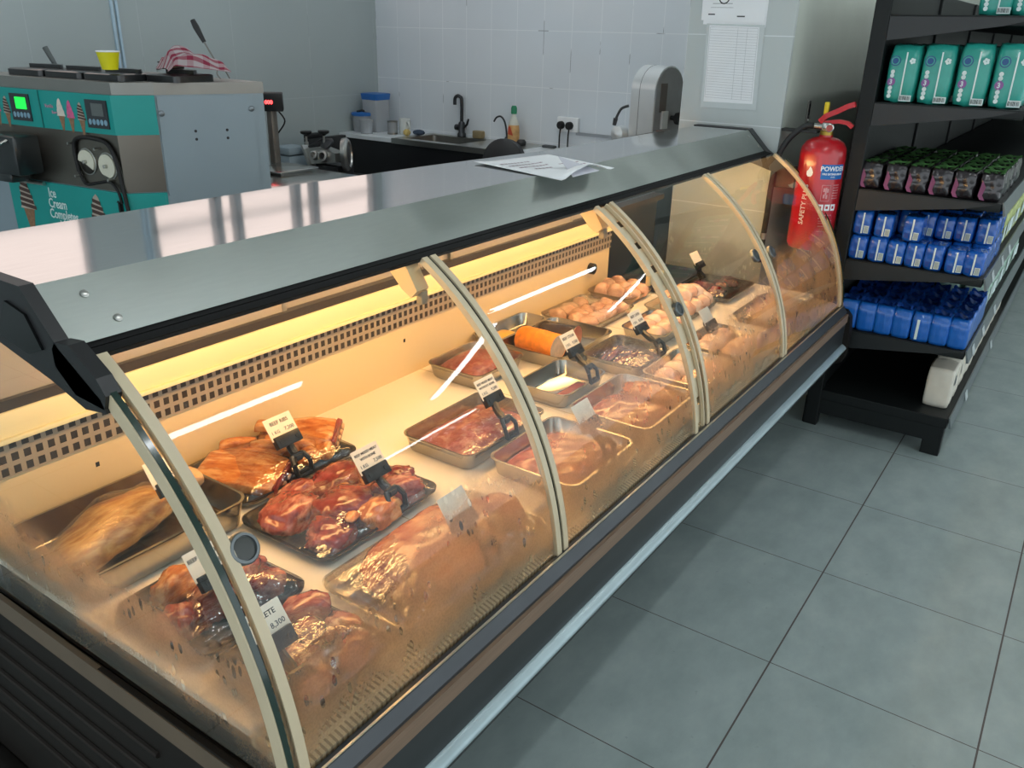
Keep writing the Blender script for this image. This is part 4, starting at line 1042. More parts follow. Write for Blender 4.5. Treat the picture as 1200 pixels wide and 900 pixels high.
for z in (.118, .110, .098, .078): q = patch(.060, .0025, 6); wrap(q, 34, z, RX + .0008); merge(bm, q)
for (z, h) in ((.225, .062),):
    for (a, w, hh) in ((22, .034, .0016),):
        for dz in (-.03, .03): q = patch(w, hh, 4); wrap(q, a, z + dz, RX + .0008); merge(bm, q)
    for a in (11, 33): q = patch(.0016, .06, 1); wrap(q, a, z, RX + .0008); merge(bm, q)
    for (a, dz) in ((17, .012), (22, .014), (27, .010), (18, -.012), (25, -.014), (22, 0)): q = patch(.007, .014, 2); wrap(q, a, z + dz, RX + .0008); merge(bm, q)
obj('instruction_print', bm, PALE, fe, world=False)
bm = bmn(); add_box(bm, (-.03, .086, .22), (.03, .170, .30), .002); add_box(bm, (-.02, .03, .435), (.02, .169, .445), .002); obj('wall_bracket', bm, M('bracket_black', '#202020', .5), fe, world=False)
# slotted hook plate on the plaster
hk = thing('hook_plate', 'small dark slotted plate screwed to the plaster above the extinguisher', 'bracket', (1.86, .6529, 1.25))
bm = bmn(); add_box(bm, (-.016, -.006, -.045), (.016, 0, .045), .002); obj('plate', bm, STEEL_DARK, hk, world=False)
bm = bmn(); add_box(bm, (-.006, -.0068, -.012), (.006, -.0058, .034)); obj('slot', bm, INK, hk, world=False)
bm = bmn(); add_lathe(bm, [(.006, 0), (.005, .004), (.0001, .005)], 10, axis_m((0, -.006, -.032), (0, -1, 0))); obj('screw', bm, STEEL, hk, world=False)
# ================================================================== SHELVING (gondola)
GB = M('shelf_charcoal', '#131717', .5, var=.08, spec=.3)
GX0, GX1 = 1.572, 7.6
GYB, GYF = .345, -.155
SH = [.167, .450, .735, 1.010, 1.325, 1.62]
gd = thing('shelving_unit', 'tall charcoal shop shelving beyond the meat counter', 'shelves', (3.0, .1, 0))
bm = bmn(); add_box(bm, (GX0 + .01, GYB, .1), (GX1, GYB + .012, 1.72)); obj('back_board', bm, GB, gd)
bm = bmn()
add_box(bm, (GX0 - .002, GYB - .012, .0), (GX0 + .045, GYB + .045, 1.72), .004); obj('upright', bm, GB, gd)
for x in (2.55, 3.55, 4.55, 5.55, 6.55):
    bm = bmn(); add_box(bm, (x, GYB - .012, 0), (x + .04, GYB + .044, 1.72), .004); obj('upright', bm, GB, gd)
# base deck with kick and front foot
bm = bmn(); add_box(bm, (GX0, GYF, .125), (GX1, GYB, .167), .003); add_box(bm, (GX0 + .002, GYF + .02, .06), (GX1, GYB, .125)); obj('base_deck', bm, GB, gd)
for x in (GX0 + .004, 2.57, 3.57):
    bm = bmn(); add_box(bm, (x, GYF + .005, 0), (x + .05, GYF + .075, .125), .003); add_box(bm, (x, GYB - .0, 0), (x + .05, GYB + .05, .125), .003); obj('foot', bm, GB, gd)
RAILM = M('price_rail_grey', '#5f686a', .35); LIPM = M('shelf_lip', '#1d2021', .4)
for k, z in enumerate(SH[1:]):
    bm = bmn(); add_box(bm, (GX0, GYF, z - .032), (GX1, GYB - .013, z), .003)
    s = obj('shelf', bm, GB, gd, smooth=True)
    # end bracket: deeper at the upright, tapering forward
    bm = bmn(); add_prism(bm, [(GYB - .013, z - .006), (GYB - .013, z - .085), (GYB - .09, z - .075), (GYF + .12, z - .032), (GYF + .02, z - .006)], 0, GX0 - .002, GX0 + .004); obj('shelf_bracket', bm, LIPM, s)
    bm = bmn(); add_prism(bm, [(GYF - .001, z + .002), (GYF - .006, z + .004), (GYF - .020, z - .042), (GYF - .012, z - .044)], 0, GX0 + .002, GX1); obj('price_rail', bm, RAILM, s)
bm = bmn(); add_prism(bm, [(GYF - .001, .172), (GYF - .006, .172), (GYF - .016, .130), (GYF - .010, .128)], 0, GX0 + .002, GX1); obj('price_rail', bm, RAILM, gd)
for k, (x, z) in enumerate([(1.75, .735), (2.05, .735), (2.30, .735), (1.70, .450), (1.98, .450), (2.35, .450), (2.75, .167), (1.95, .167)]):
    bm = bmn(); m = Matrix.Translation((x, GYF - .0165, z - .022)) @ Matrix.Rotation(R(-16), 4, 'X'); add_box(bm, (-.028, -.0015, -.018), (.028, .0015, .018), 0, m); obj('shelf_label', bm, M('shelf_label_white', '#a9b2b3', .5), gd)

# ---- soft packs
def pack_bm(L, W, H, seed, bulge=.10, wr=.05, top=.0):
    """wrapped pack: L along x (depth), W along y, H up; corners drawn in, faces puffed and creased"""
    bm = bmn(); bmesh.ops.create_cube(bm, size=2); bmesh.ops.subdivide_edges(bm, edges=bm.edges[:], cuts=9, use_grid_fill=True)
    for v in bm.verts:
        u, w, t = v.co
        e = (u ** 4 + w ** 4 + t ** 4 - max(abs(u), abs(w), abs(t)) ** 4)
        k = 1 - bulge * .5 * min(e, 2)
        n = noise.noise(Vector((u * 2.2, w * 2.2, t * 2.2 + seed * 3.1))) * wr
        q = Vector((u * k * (1 + n), w * k * (1 + n * .7), t * (1 - bulge * .35 * min(u * u + w * w - max(u * u, w * w), 1)) * (1 + n * .4)))
        if top and t > .5: q.x *= 1 - top * (t - .5) * 2; q.z *= 1 + .08 * noise.noise(Vector((u * 4, w * 4, seed)))
        v.co = Vector((q.x * L / 2, q.y * W / 2, (q.z + 1) * H / 2))
    zmin = min(v.co.z for v in bm.verts)
    for v in bm.verts: v.co.z = max(v.co.z - zmin, 0)
    return bm
def flatp(poly, x):   # decal facing -X given in (y,z)
    bm = bmn(); bm.faces.new([bm.verts.new((x, y, z)) for y, z in poly]); return bm
def circ(cy, cz, r, n=16): return [(cy + r * math.cos(2 * PI * k / n), cz + r * math.sin(2 * PI * k / n)) for k in range(n)]
TEAL = M('pack_teal', '#2a9a8c', .32, var=.06, vscale=30, bmp=.25, bscale=30, coat=.25)
PWH = M('pack_white', '#d5e6e4', .5); PURP = M('pack_purple', '#8a5c9a', .5); NAVY = M('pack_navy', '#1d4f83', .5)
def decal_multi(polys, x):
    bm = bmn()
    for p in polys: bm.faces.new([bm.verts.new((x, y, z)) for y, z in p])
    return bm
def bars(y0, y1, z0, z1, n, seed):
    r = random.Random(seed); out = []; y = y0
    while y < y1:
        w = r.uniform(.0008, .0024); out.append([(y, z0), (y + w, z0), (y + w, z1), (y, z1)]); y += w + r.uniform(.0008, .002)
    return out
nap = thing('nappy_pack', 'teal nappy pack on the upper shelf, first from the shelf upright', 'nappy pack', (1.655, .262, SH[4] + .0005), group='teal nappy packs on the upper shelf')
PL, PW, PH = .13, .108, .195
obj('wrapper', pack_bm(PL, PW, PH, 1, .20, .06, .22), TEAL, nap, world=False, smooth=True, angle=180)
xf = -PL / 2 - .0035
rn = -.004
obj('white_band', flatp([(-.006, .015), (-.011, .015), (-.011, .172), (-.006, .172)], xf), PWH, nap, world=False)
dots = obj('size_dots', decal_multi([circ(.030, z, .0072) for z in (.022, .036, .050, .092, .105)] + [[(.0295, .022), (.0305, .022), (.0305, .105), (.0295, .105)]], xf), PWH, nap, world=False)
dot3 = obj('size_spot', flatp(circ(.030, .071, .0140), xf), PURP, nap, world=False, label='purple spot with the figure 3')
lettering(dot3, '3', .022, (xf - .0006, .0365, .0635), (0, -1, 0), (0, 0, 1), PWH, bold=.0006)
bd = obj('round_emblem', decal_multi([circ(.027, .142, .0175)], xf), NAVY, nap, world=False)
bm = bmn(); add_lathe(bm, [(.014, 0), (.014, .0003), (.0105, .0003), (.0105, 0)], 18, axis_m((xf - .0003, .027, .142), (-1, 0, 0)), cap=False); obj('emblem_ring', bm, TEAL, bd, world=False)
fl_ = obj('flower_emblem', decal_multi([circ(-.030 + .006 * math.cos(a), .143 + .006 * math.sin(a), .0048, 8) for a in (0, 1.26, 2.5, 3.77, 5.0)], xf), PWH, nap, world=False)
bc = obj('barcode_patch', flatp([(-.006, .006), (-.047, .006), (-.047, .027), (-.006, .027)], xf - .0002), PWH, nap, world=False)
obj('barcode', decal_multi(bars(-.043, -.010, .010, .024, 14, 3), xf - .0006), INK, bc, world=False)
ordn = ['first', 'second', 'third', 'fourth', 'fifth', 'sixth', 'seventh', 'eighth']
for k, (y, z, rz, s) in enumerate([(.150, .0, 3, 1.02), (.034, .0, 5, 1.05), (-.078, .0, 7, 1.06)]):
    dup(nap, (1.655 + .004 * k, y, SH[4] + .0005), R(rz), 'teal nappy pack on the upper shelf, %s from the shelf upright' % ordn[k + 1], scale=(1, 1, s))
for r_ in range(1, 5):
    for k in range(4):
        dup(nap, (1.655 + .145 * r_, .262 - .113 * k, SH[4] + .0005), R(2), 'teal nappy pack standing behind the front row on the upper shelf', 'teal nappy packs behind the front row')
for k, (x, y) in enumerate([(1.72, .02), (1.73, -.08), (1.88, -.08), (1.88, .02)]):
    dup(nap, (x, y, SH[5] + .0005), R(4), 'teal pack on the topmost visible shelf %s' % ['deeper in', 'at the front edge', 'at the front edge, further along', 'deeper in, further along'][k], 'teal packs on the topmost visible shelf')
# ---- dark sanitary packs, green-topped
DKP = M('pack_black', '#221d22', .25, var=.25, vscale=24, bmp=.5, bscale=50, coat=.5)
PINK = M('pack_pink', '#7a3a62', .4, var=.2); GRN = M('pack_green', '#5f9455', .4, var=.45, vscale=30, bmp=.2); PALEP = M('pack_pale_film', '#8d8a84', .3, var=.4, vscale=30)
dk = thing('sanitary_pack', '', 'pack', (1.64, .30, SH[3] + .0005))
obj('wrapper', pack_bm(.12, .077, .098, 5, .18, .13, .1), DKP, dk, world=False, smooth=True, angle=180)
def crest(L, W, z, seed, amp):
    bm = bmn(); N = 8; g_ = {}
    for i in range(N + 1):
        for j in range(N + 1):
            x, y = (i / N - .5) * L, (j / N - .5) * W
            g_[i, j] = bm.verts.new((x, y, z + amp * noise.noise(Vector((x * 40, y * 40, seed))) + amp * .5))
    for i in range(N):
        for j in range(N): bm.faces.new((g_[i, j], g_[i + 1, j], g_[i + 1, j + 1], g_[i, j + 1]))
    bmesh.ops.solidify(bm, geom=bm.faces[:], thickness=.002); return bm
obj('green_flap', crest(.10, .070, .094, 3, .012), GRN, dk, world=False, smooth=True)
obj('pink_corner', decal_multi([[(.012, .004), (.028, .006), (.036, .02), (.030, .075), (.016, .05), (.022, .022)]], -.0622), PINK, dk, world=False)
first = True
for r_ in range(5):
    for k in range(6):
        y = .296 - .080 * k; x = 1.64 + .128 * r_
        lab = 'dark green-topped pack in the front row of the middle shelf, %s from the upright' % ordn[k] if r_ == 0 else 'dark green-topped pack behind the front row of the middle shelf'
        grp = 'dark packs in the front row' if r_ == 0 else 'dark packs behind the front row'
        if first: o = dk; o['label'] = lab; o['group'] = grp; first = False
        else: o = dup(dk, (x, y, SH[3] + .0005), R((k * 7 + r_ * 3) % 9 - 4), lab, grp)
# ---- blue packs
BLU = M('pack_blue', '#1458b2', .26, var=.14, vscale=26, bmp=.35, bscale=40, coat=.5)
DBL = M('pack_deep_blue', '#15408f', .3)
bp = thing('blue_pack', '', 'pack', (1.635, .300, SH[2] + .0005))
BW, BH = .068, .092
obj('wrapper', pack_bm(.115, BW, BH, 9, .18, .07, .1), BLU, bp, world=False, smooth=True, angle=180)
xb_ = -.0610
obj('white_band', flatp([(.001, .008), (-.005, .008), (-.006, .086), (0, .086)], xb_), PWH, bp, world=False)
q = obj('barcode_patch', flatp([(-.008, .010), (-.026, .010), (-.027, .038), (-.009, .038)], xb_ - .0002), PWH, bp, world=False)
obj('barcode', decal_multi([[(-.010, z), (-.025, z), (-.025, z + .0012), (-.010, z + .0012)] for z in [.013 + .003 * i for i in range(8)]], xb_ - .0006), INK, q, world=False)
obj('print_block', decal_multi([[(.008, .014), (.022, .014), (.022, .032), (.008, .032)]], xb_), DBL, bp, world=False)
place = []
for r_ in range(4):
    for k in range(7):
        lab = 'shiny blue pack in the bottom layer of the upper blue shelf, %s from the upright' % ordn[k] if r_ == 0 else 'shiny blue pack behind the bottom layer of the upper blue shelf'
        place.append(((1.635 + .122 * r_, .299 - .069 * k, SH[2] + .0005), lab, 'blue packs in the front bottom layer' if r_ == 0 else 'blue packs behind the bottom layer'))
for k, y in enumerate((.302, .222, .118)):
    place.append(((1.640, y, SH[2] + .096), 'shiny blue pack stacked on top on the upper blue shelf, %s from the upright' % ordn[k], 'blue packs stacked in front'))
for r_ in range(1, 4):
    for k in range(7):
        place.append(((1.640 + .122 * r_, .299 - .069 * k, SH[2] + .096), 'shiny blue pack stacked in the rear of the upper blue shelf', 'blue packs stacked behind'))
for i, (l, lab, grp) in enumerate(place):
    if i == 0: bp['label'] = lab; bp['group'] = grp
    else: dup(bp, l, R((i * 7) % 9 - 4 - (6 if i == 6 else 0)), lab, grp, scale=(1, 1, 1 + .04 * math.sin(i * 2.1)))
# lower blue shelf: plain upright packs with gathered tops
lb = thing('tall_blue_pack', '', 'pack', (1.64, .29, SH[1] + .0005))
obj('wrapper', pack_bm(.115, .070, .115, 12, .14, .05, .25), M('pack_light_blue', '#1560b8', .3, var=.12, vscale=40, stretch=(1, 12, 1), bmp=.3, bscale=30, coat=.4), lb, world=False, smooth=True, angle=180)
obj('gathered_top', crest(.10, .058, .108, 7, .030), DBL, lb, world=False, smooth=True)
for i, (r_, k) in enumerate([(r_, k) for r_ in range(4) for k in range(7)]):
    lab = 'plain blue pack on the lower blue shelf, %s from the upright' % ordn[k] if r_ == 0 else 'plain blue pack behind the front row of the lower blue shelf'
    grp = 'plain blue packs in the lower front row' if r_ == 0 else 'plain blue packs behind the lower front row'
    if i == 0: lb['label'] = lab; lb['group'] = grp
    else:
        o = dup(lb, (1.64 + .122 * r_, .290 - .068 * k, SH[1] + .0005), R((i * 5) % 7 - 3), lab, grp)
        if i == 4: obj('white_band', flatp([(.016, .01), (.006, .01), (.006, .09), (.016, .09)], -.061), PWH, o, world=False)
# white packs along the base front, pale goods along the shelf fronts
WP = M('pack_tissue_white', '#d9d4c6', .5, var=.06, vscale=20, bmp=.2, bscale=20)
wp = thing('tissue_pack', '', 'tissue pack', (1.74, -.085, SH[0] + .0005))
obj('wrapper', pack_bm(.14, .098, .165, 21, .10, .03), WP, wp, world=False, smooth=True, angle=180)
obj('printed_mark', decal_multi([[(-.03, 0.), (-.02, .0), (-.022, .0), (-.03, .0)]], -.071), NAVY, wp, world=False)
bpy.data.objects.remove([c for c in wp.children if c.name.startswith('printed_mark')][0])
bm = bmn(); bm.faces.new([bm.verts.new(p) for p in ((-.03, -.0515, .09), (.005, -.0515, .09), (.0, -.0515, .13), (-.02, -.0515, .135))]); obj('printed_mark', bm, M('mark_slate', '#3a4a5e', .5), wp, world=False)
wp['label'] = 'cream tissue pack standing nearest at the front of the base shelf'; wp['group'] = 'tissue packs along the base'
for k in range(1, 12):
    dup(wp, (1.74 + .15 * k, -.085, SH[0] + .0005), R((k * 5) % 7 - 3), 'white tissue pack further along the base shelf front', 'tissue packs further along the base')
PG = M('pack_pale_green', '#a9c7b8', .35, var=.15, vscale=20, bmp=.3, bscale=30, coat=.3); YG = M('pack_yellow_green', '#b3bf7a', .4, var=.15, vscale=20, bmp=.2)
for z, mt, nm, n, x0 in ((SH[1], PG, 'pale green', 10, 2.12), (SH[2], YG, 'yellow green', 10, 2.14)):
    g0 = thing('wrapped_pack', '%s wrapped pack further along the %s blue shelf' % (nm, 'lower' if z < .6 else 'upper'), 'pack', (x0 + .06, -.095, z + .0005), group='%s packs along the shelf front' % nm)
    obj('wrapper', pack_bm(.12, .09, .13, 31, .14, .06), mt, g0, world=False, smooth=True, angle=180)
    obj('white_panel', (lambda b: (b.faces.new([b.verts.new(p) for p in ((-.04, -.048, .03), (.04, -.048, .03), (.04, -.048, .09), (-.04, -.048, .09))]), b)[1])(bmn()), PWH, g0, world=False)
    for k in range(1, n): dup(g0, (x0 + .06 + .13 * k, -.095, z + .0005), R((k * 5) % 9 - 4))
    for k in range(0, n): dup(g0, (x0 + .06 + .13 * k, .01, z + .0005), R((k * 7) % 9 - 4))
# ================================================================== ICE CREAM MACHINE
IC = thing('ice_cream_machine', 'turquoise and steel soft ice cream machine behind the counter', 'ice cream machine', (.1, 2.9, 0))
F1 = Vector((-.062, 2.592)); F0 = Vector((-.172, 3.487)); S0 = Vector((.053, 2.507)); S1 = Vector((.424, 2.351)); BK = Vector((.50, 3.30))
TQ = M('turquoise_panel', '#0f9690', .4, var=.03, vscale=6)
GRP = M('machine_grey_panel', '#8b9ba4', .42, var=.03, vscale=4)
MST = M('machine_steel', '#7b766e', .34, 1., var=.04, vscale=5)
foot = [F0, F1, S0, S1, BK]
def foot_ring(z, off=0.):
    c = sum(foot, Vector((0, 0))) / 5
    return [Vector((*(p + (p - c).normalized() * off), z)) for p in foot]
bm = bmn(); add_loft(bm, [foot_ring(.06), foot_ring(1.29)]); cpi = obj('cabinet', bm, GRP, IC)
bm = bmn(); add_loft(bm, [foot_ring(1.290, .003), foot_ring(1.332, .003)]); obj('top_band', bm, M('machine_top_steel', '#8c8c88', .36, .6, var=.05, vscale=8), IC)
def fpl(s, z, out=.0):   # point on the front plane: s from the chamfer corner to the left
    d = (F0 - F1).normalized(); n = Vector((d.y, -d.x)) * -1.0
    if n.x > 0: n = -n
    p = F1 + d * s + n * out; return Vector((p.x, p.y, z))
def wrap_panel(z0, z1, out, smax):
    """panel running across the front and round the chamfer"""
    d = (F0 - F1).normalized(); n = Vector((-d.y, d.x)); n = n if n.x < 0 else -n
    e = (S0 - F1).normalized(); m_ = Vector((e.y, -e.x)); m_ = m_ if m_.y < 0 else -m_
    b = (n + m_).normalized() / max(.3, (n + m_).normalized().dot(n))
    outer = [F1 + d * smax + n * out, F1 + b * out, S0 + m_ * out]; inner = [S0, F1, F1 + d * smax]
    bm = bmn(); add_loft(bm, [[Vector((*p, z0)) for p in outer + inner], [Vector((*p, z1)) for p in outer + inner]]); return bm
SM = .86
obj('turquoise_panel', wrap_panel(1.150, 1.289, .012, SM), TQ, IC, label='turquoise display panel with cone pictures')
pt = obj('splash_panel', wrap_panel(.940, 1.150, .004, SM), MST, IC)
obj('turquoise_panel', wrap_panel(.30, .937, .010, .70), TQ, IC, label='lower turquoise panel with lettering')
bm = bmn(); add_box(bm, tuple(fpl(.398, 1.15, .014) - Vector((.002, .002, 0))), tuple(fpl(.398, 1.289, .014) + Vector((.002, .002, 0)))); obj('panel_seam', bm, M('seam_teal', '#0b6f6b', .5), IC)
def fbasis(s, z, out):
    d = (F1 - F0).normalized(); return fpl(s, z, out), Vector((d.x, d.y, 0)), Vector((0, 0, 1))
def fquad(s0, s1, z0, z1, out):
    bm = bmn(); a = [fpl(s0, z0, out), fpl(s1, z0, out), fpl(s1, z1, out), fpl(s0, z1, out)]
    b = [fpl(s0, z0, out - .006), fpl(s1, z0, out - .006), fpl(s1, z1, out - .006), fpl(s0, z1, out - .006)]
    add_loft(bm, [a, b]); return bm
LCDG = emission('green_lcd', (.02, .8, .08, 1), .5); LCDO = M('grey_lcd', '#5d6463', .3)
BTN = [M('button_red', '#a2605c', .4), M('button_blue', '#7fa3b8', .4)]
for s, mt in ((.018, LCDO), (.458, LCDG)):
    dp = obj('control_display', fquad(s, s + .115, 1.170, 1.270, .017), M('display_charcoal', '#2e3338', .4), IC)
    obj('screen', fquad(s + .018, s + .082, 1.214, 1.258, .0185), mt, dp)
    bm = bmn()
    for k in range(5):
        o, ex, ey = fbasis(s + .098 - .021 * k, 1.192, .0172); add_lathe(bm, [(.0085, 0), (.0085, .001), (.0001, .0012)], 12, basis(o, ex, ey) @ Matrix.Scale(1.25, 4, (0, 1, 0)))
    obj('buttons', bm, BTN[1], dp)
def cone(s, ztop, h, w, swirl, out, name='cone_picture', stripes=None):
    """printed soft-serve cone: wafer below, ice cream swirl above"""
    zc = ztop - h * .55
    bm = bmn(); pts = [(s + w * .36, zc), (s - w * .36, zc), (s - w * .10, ztop - h), (s + w * .10, ztop - h)]
    bm.faces.new([bm.verts.new(fpl(a, z, out)) for a, z in pts]); c = obj(name, bm, M('wafer_brown', '#8a6a4e', .6, var=.2, vscale=80), IC)
    bm = bmn(); L = []; Rr = []
    for k in range(13):
        f = k / 12; hw = w * .5 * (1 - f) ** .55 * (1 + .07 * math.cos(f * 22)); cx = s + w * .10 * math.sin(f * 3.0) * f
        L.append((cx + hw, zc + f * h * .55)); Rr.append((cx - hw, zc + f * h * .55))
    bm.faces.new([bm.verts.new(fpl(a, z, out + .0004)) for a, z in L + Rr[::-1]]); sw = obj('swirl', bm, swirl, c)
    if stripes:
        bm = bmn()
        for k in range(5):
            f0 = .02 + k * .18; i0 = min(12, int(f0 * 12)); i1 = min(12, i0 + 1)
            q = [L[i1], (L[i1][0], L[i1][1] + h * .06), (Rr[i0][0], Rr[i0][1] + h * .065), Rr[i0]]
            bm.faces.new([bm.verts.new(fpl(a, z, out + .0008)) for a, z in q])
        obj('chocolate_stripe', bm, stripes, c)
VAN = M('vanilla_white', '#d9d2c6', .6, var=.08, vscale=60); STR = M('strawberry_pink', '#d0608f', .6, var=.2, vscale=60); CHO = M('chocolate_brown', '#4a3630', .6, var=.1)
VAS = M('swirl_beige', '#b7a99b', .6, var=.1)
for base in (0, .44):
    cone(.282 + base, 1.266, .118, .046, VAN, .0128); cone(.228 + base, 1.262, .118, .044, STR, .0128); cone(.168 + base, 1.258, .118, .044, VAS, .0128, stripes=CHO)
    o, ex, ey = fbasis(.372 + base, 1.228, .0128)
    if base == 0: lettering(IC, 'Vanilla', .019, o - Vector(IC.location), ex, ey, M('script_pink', '#d58aa6', .6)); o, ex, ey = fbasis(.335, 1.207, .0128); lettering(IC, 'Berry', .016, o - Vector(IC.location), ex, ey, MATS['script_pink'])
cone(.598, .945, .235, .095, VAS, .0108, stripes=CHO); cone(.165, .920, .235, .095, VAS, .0108, stripes=CHO)
for txt, s, z in (('Ice', .452, .880), ('Cream', .462, .838), ('Completes', .466, .796), ('Me', .412, .752)):
    o, ex, ey = fbasis(s, z, .0112); bm_ = text_bm(txt, .054, space=.95, bold=.0008); bm_.transform(basis(o - Vector(IC.location), ex, ey) @ Matrix.Scale(.76, 4, (1, 0, 0))); obj('lettering', bm_, PWH, IC, world=False)
# dispensing heads: a shrouded one and an opened one with two white paddles
bm = bmn()
hb = [fpl(.68, 1.135, 0), fpl(.47, 1.135, 0)]
d_ = (F1 - F0).normalized(); n_ = Vector((-d_.y, d_.x)); n_ = n_ if n_.x < 0 else -n_
m = basis(fpl(.565, 1.055, .06), Vector((d_.x, d_.y, 0)), Vector((0, 0, 1)))
add_box(bm, (-.105, -.085, -.06), (.105, .065, .05), .012, m); add_box(bm, (-.05, -.115, -.03), (.05, -.08, .05), .008, m)
hd = obj('dispensing_head', bm, M('head_black', '#1c2224', .3, coat=.3), IC, smooth=True)
bm = bmn()
for k in (-.07, 0, .07):
    add_tube(bm, [m @ Vector((k, .05, .05)), m @ Vector((k - .01, .03, .10)), m @ Vector((k - .02, -.01, .13))], .006, 8)
obj('draw_handle', bm, STEEL, hd, smooth=True)
bm = bmn(); add_tube(bm, [fpl(.70, .935, .03), fpl(.44, .935, .03)], .008, 8); obj('drip_rail', bm, STEEL, hd, smooth=True)
for s, z in ((.186, 1.040), (.072, 1.033)):
    o, ex, ey = fbasis(s, z, .004); mm = basis(o, ex, ey)
    bm = bmn(); add_lathe(bm, [(.050, 0), (.050, .004), (.046, .005)], 28, mm, cap=False); rm = obj('cylinder_rim', bm, STEEL, IC, smooth=True)
    bm = bmn(); add_lathe(bm, [(.046, .001), (.0001, .001)], 28, mm); obj('cylinder_bore', bm, M('bore_dark', '#4f4c47', .4, .5), rm)
    bm = bmn(); 
    pts = [(.044 * math.cos(a), .044 * math.sin(a)) for a in [R(-40 + 12 * k) for k in range(19)]] + [(-.012, -.006), (.004, -.012)]
    if s < .1: pts = [(.044 * math.cos(a), .044 * math.sin(a)) for a in [R(-80 + 16 * k) for k in range(20)]]
    add_loft(bm, [[mm @ Vector((x, y, .004)) for x, y in pts], [mm @ Vector((x, y, .010)) for x, y in pts]]); obj('paddle', bm, M('paddle_cream', '#d6d4c2', .4), rm)
    bm = bmn(); add_lathe(bm, [(.007, .004), (.007, .022), (.0001, .024)], 12, mm); obj('shaft', bm, STEEL, rm, smooth=True)
bm = bmn()
loop = [fpl(.238, 1.00, .012), fpl(.243, 1.09, .012), fpl(.215, 1.125, .012), fpl(.13, 1.130, .012), fpl(.05, 1.115, .012), fpl(.012, 1.05, .014), fpl(-.005, .95, .016), fpl(-.02, .85, .018)]
add_tube(bm, smooth_path(loop, 6), .0075, 10)
add_tube(bm, smooth_path([fpl(.238, 1.00, .012), fpl(.21, .955, .012), fpl(.14, .965, .012), fpl(.07, .975, .012), fpl(.03, .945, .014), fpl(.016, .90, .016)], 6), .0055, 8)
obj('door_gasket_hose', bm, RUBBER, IC, smooth=True)
bm = bmn(); add_box(bm, tuple(fpl(.035, .845, .012) - Vector((.01, .012, 0))), tuple(fpl(.012, .905, .022) + Vector((.01, .012, 0))), .006); obj('plug', bm, RUBBER, IC, smooth=True)
bm = bmn()
for s, z in ((.246, 1.105), (.10, 1.095), (.235, .985), (.05, .985)):
    o = fpl(s, z, 0); add_tube(bm, [o, fpl(s, z, .035)], .005, 8)
obj('head_stud', bm, STEEL, IC, smooth=True)
# side panel fixings
d2 = (S1 - S0).normalized(); n2 = Vector((d2.y, -d2.x)); n2 = n2 if n2.y < 0 else -n2
def spl(s, z, out=0.): p = S0 + d2 * s + n2 * out; return Vector((p.x, p.y, z))
bm = bmn(); add_loft(bm, [[spl(.006, .87, 0), spl(.362, .87, 0), spl(.362, .87, .004), spl(.006, .87, .004)], [spl(.006, 1.285, 0), spl(.362, 1.285, 0), spl(.362, 1.285, .004), spl(.006, 1.285, .004)]]); sp = obj('side_panel', bm, GRP, IC)
bm = bmn()
for s, z in ((.016, 1.225), (.350, 1.234)): add_lathe(bm, [(.011, 0), (.011, .003), (.006, .006), (.0001, .006)], 14, axis_m(spl(s, z, .004), (n2.x, n2.y, 0)))
obj('panel_screw', bm, M('screw_grey', '#7d868c', .35, .6), sp, smooth=True)
bm = bmn()
for s in (.131, .249):
    for z in (1.158, 1.128): add_lathe(bm, [(.0055, 0), (.0001, .0006)], 10, axis_m(spl(s, z, .0042), (n2.x, n2.y, 0)))
obj('bolt_hole', bm, INK, sp)
bm = bmn(); add_loft(bm, [[spl(-.01, .86, .0), spl(.03, .86, 0), spl(.03, .86, .008), spl(-.01, .86, .008)], [spl(-.01, .925, 0), spl(.03, .925, 0), spl(.03, .925, .008), spl(-.01, .925, .008)]]); obj('corner_plate', bm, GRP, sp)
# what stands on it
topz = 1.3325
for k, (s, dd, w) in enumerate([(.62, .075, .20), (.36, .080, .22), (.10, .085, .24)]):
    pass
lidm = M('hopper_lid_black', '#191b1d', .3, coat=.3)
for k, (s, w) in enumerate([(.55, .105), (.325, .105), (.10, .105), (-.10, .085)]):
    d = (F0 - F1).normalized(); c = F1 + d * s - n_ * -.0; c = F1 + d * s + Vector((.14, .02))
    if k == 3: c = F1 + Vector((.255, -.055))
    t = thing('hopper_lid', 'black hopper lid on the ice cream machine, %s' % ['at its left end', 'behind the yellow cup', 'beside the yellow cup', 'under the checked cloth'][k], 'lid', (c.x, c.y, topz), math.atan2(d.y, d.x) - PI / 2, 'black hopper lids')
    bm = bmn(); add_loft(bm, [rrect(.095, w, .02, 0), rrect(.095, w, .02, .022), rrect(.088, w - .008, .02, .026)]); obj('lid_tray', bm, lidm, t, world=False, smooth=True)
    bm = bmn(); add_loft(bm, [[Vector((.05 * math.sin(PI * j / 10) + .0, (w - .012) * math.cos(PI * j / 10), z)) for j in range(11)] for z in (.026, .040)]); obj('raised_cover', bm, lidm, t, world=False)
cu = thing('paper_cup', 'yellow paper cup on the ice cream machine', 'cup', tuple(fpl(.055, topz + .0405, -.055)))
bm = bmn(); add_lathe(bm, [(.027, 0), (.040, .062), (.0385, .062), (.0255, .003), (.0001, .003)], 28); obj('cup_wall', bm, M('cup_yellow', '#d7d000', .5), cu, world=False, smooth=True)
bm = bmn(); add_lathe(bm, [(.0405, .060), (.0415, .062), (.0405, .064), (.039, .062)], 28); obj('rolled_rim', bm, WHITE, cu, world=False, smooth=True)
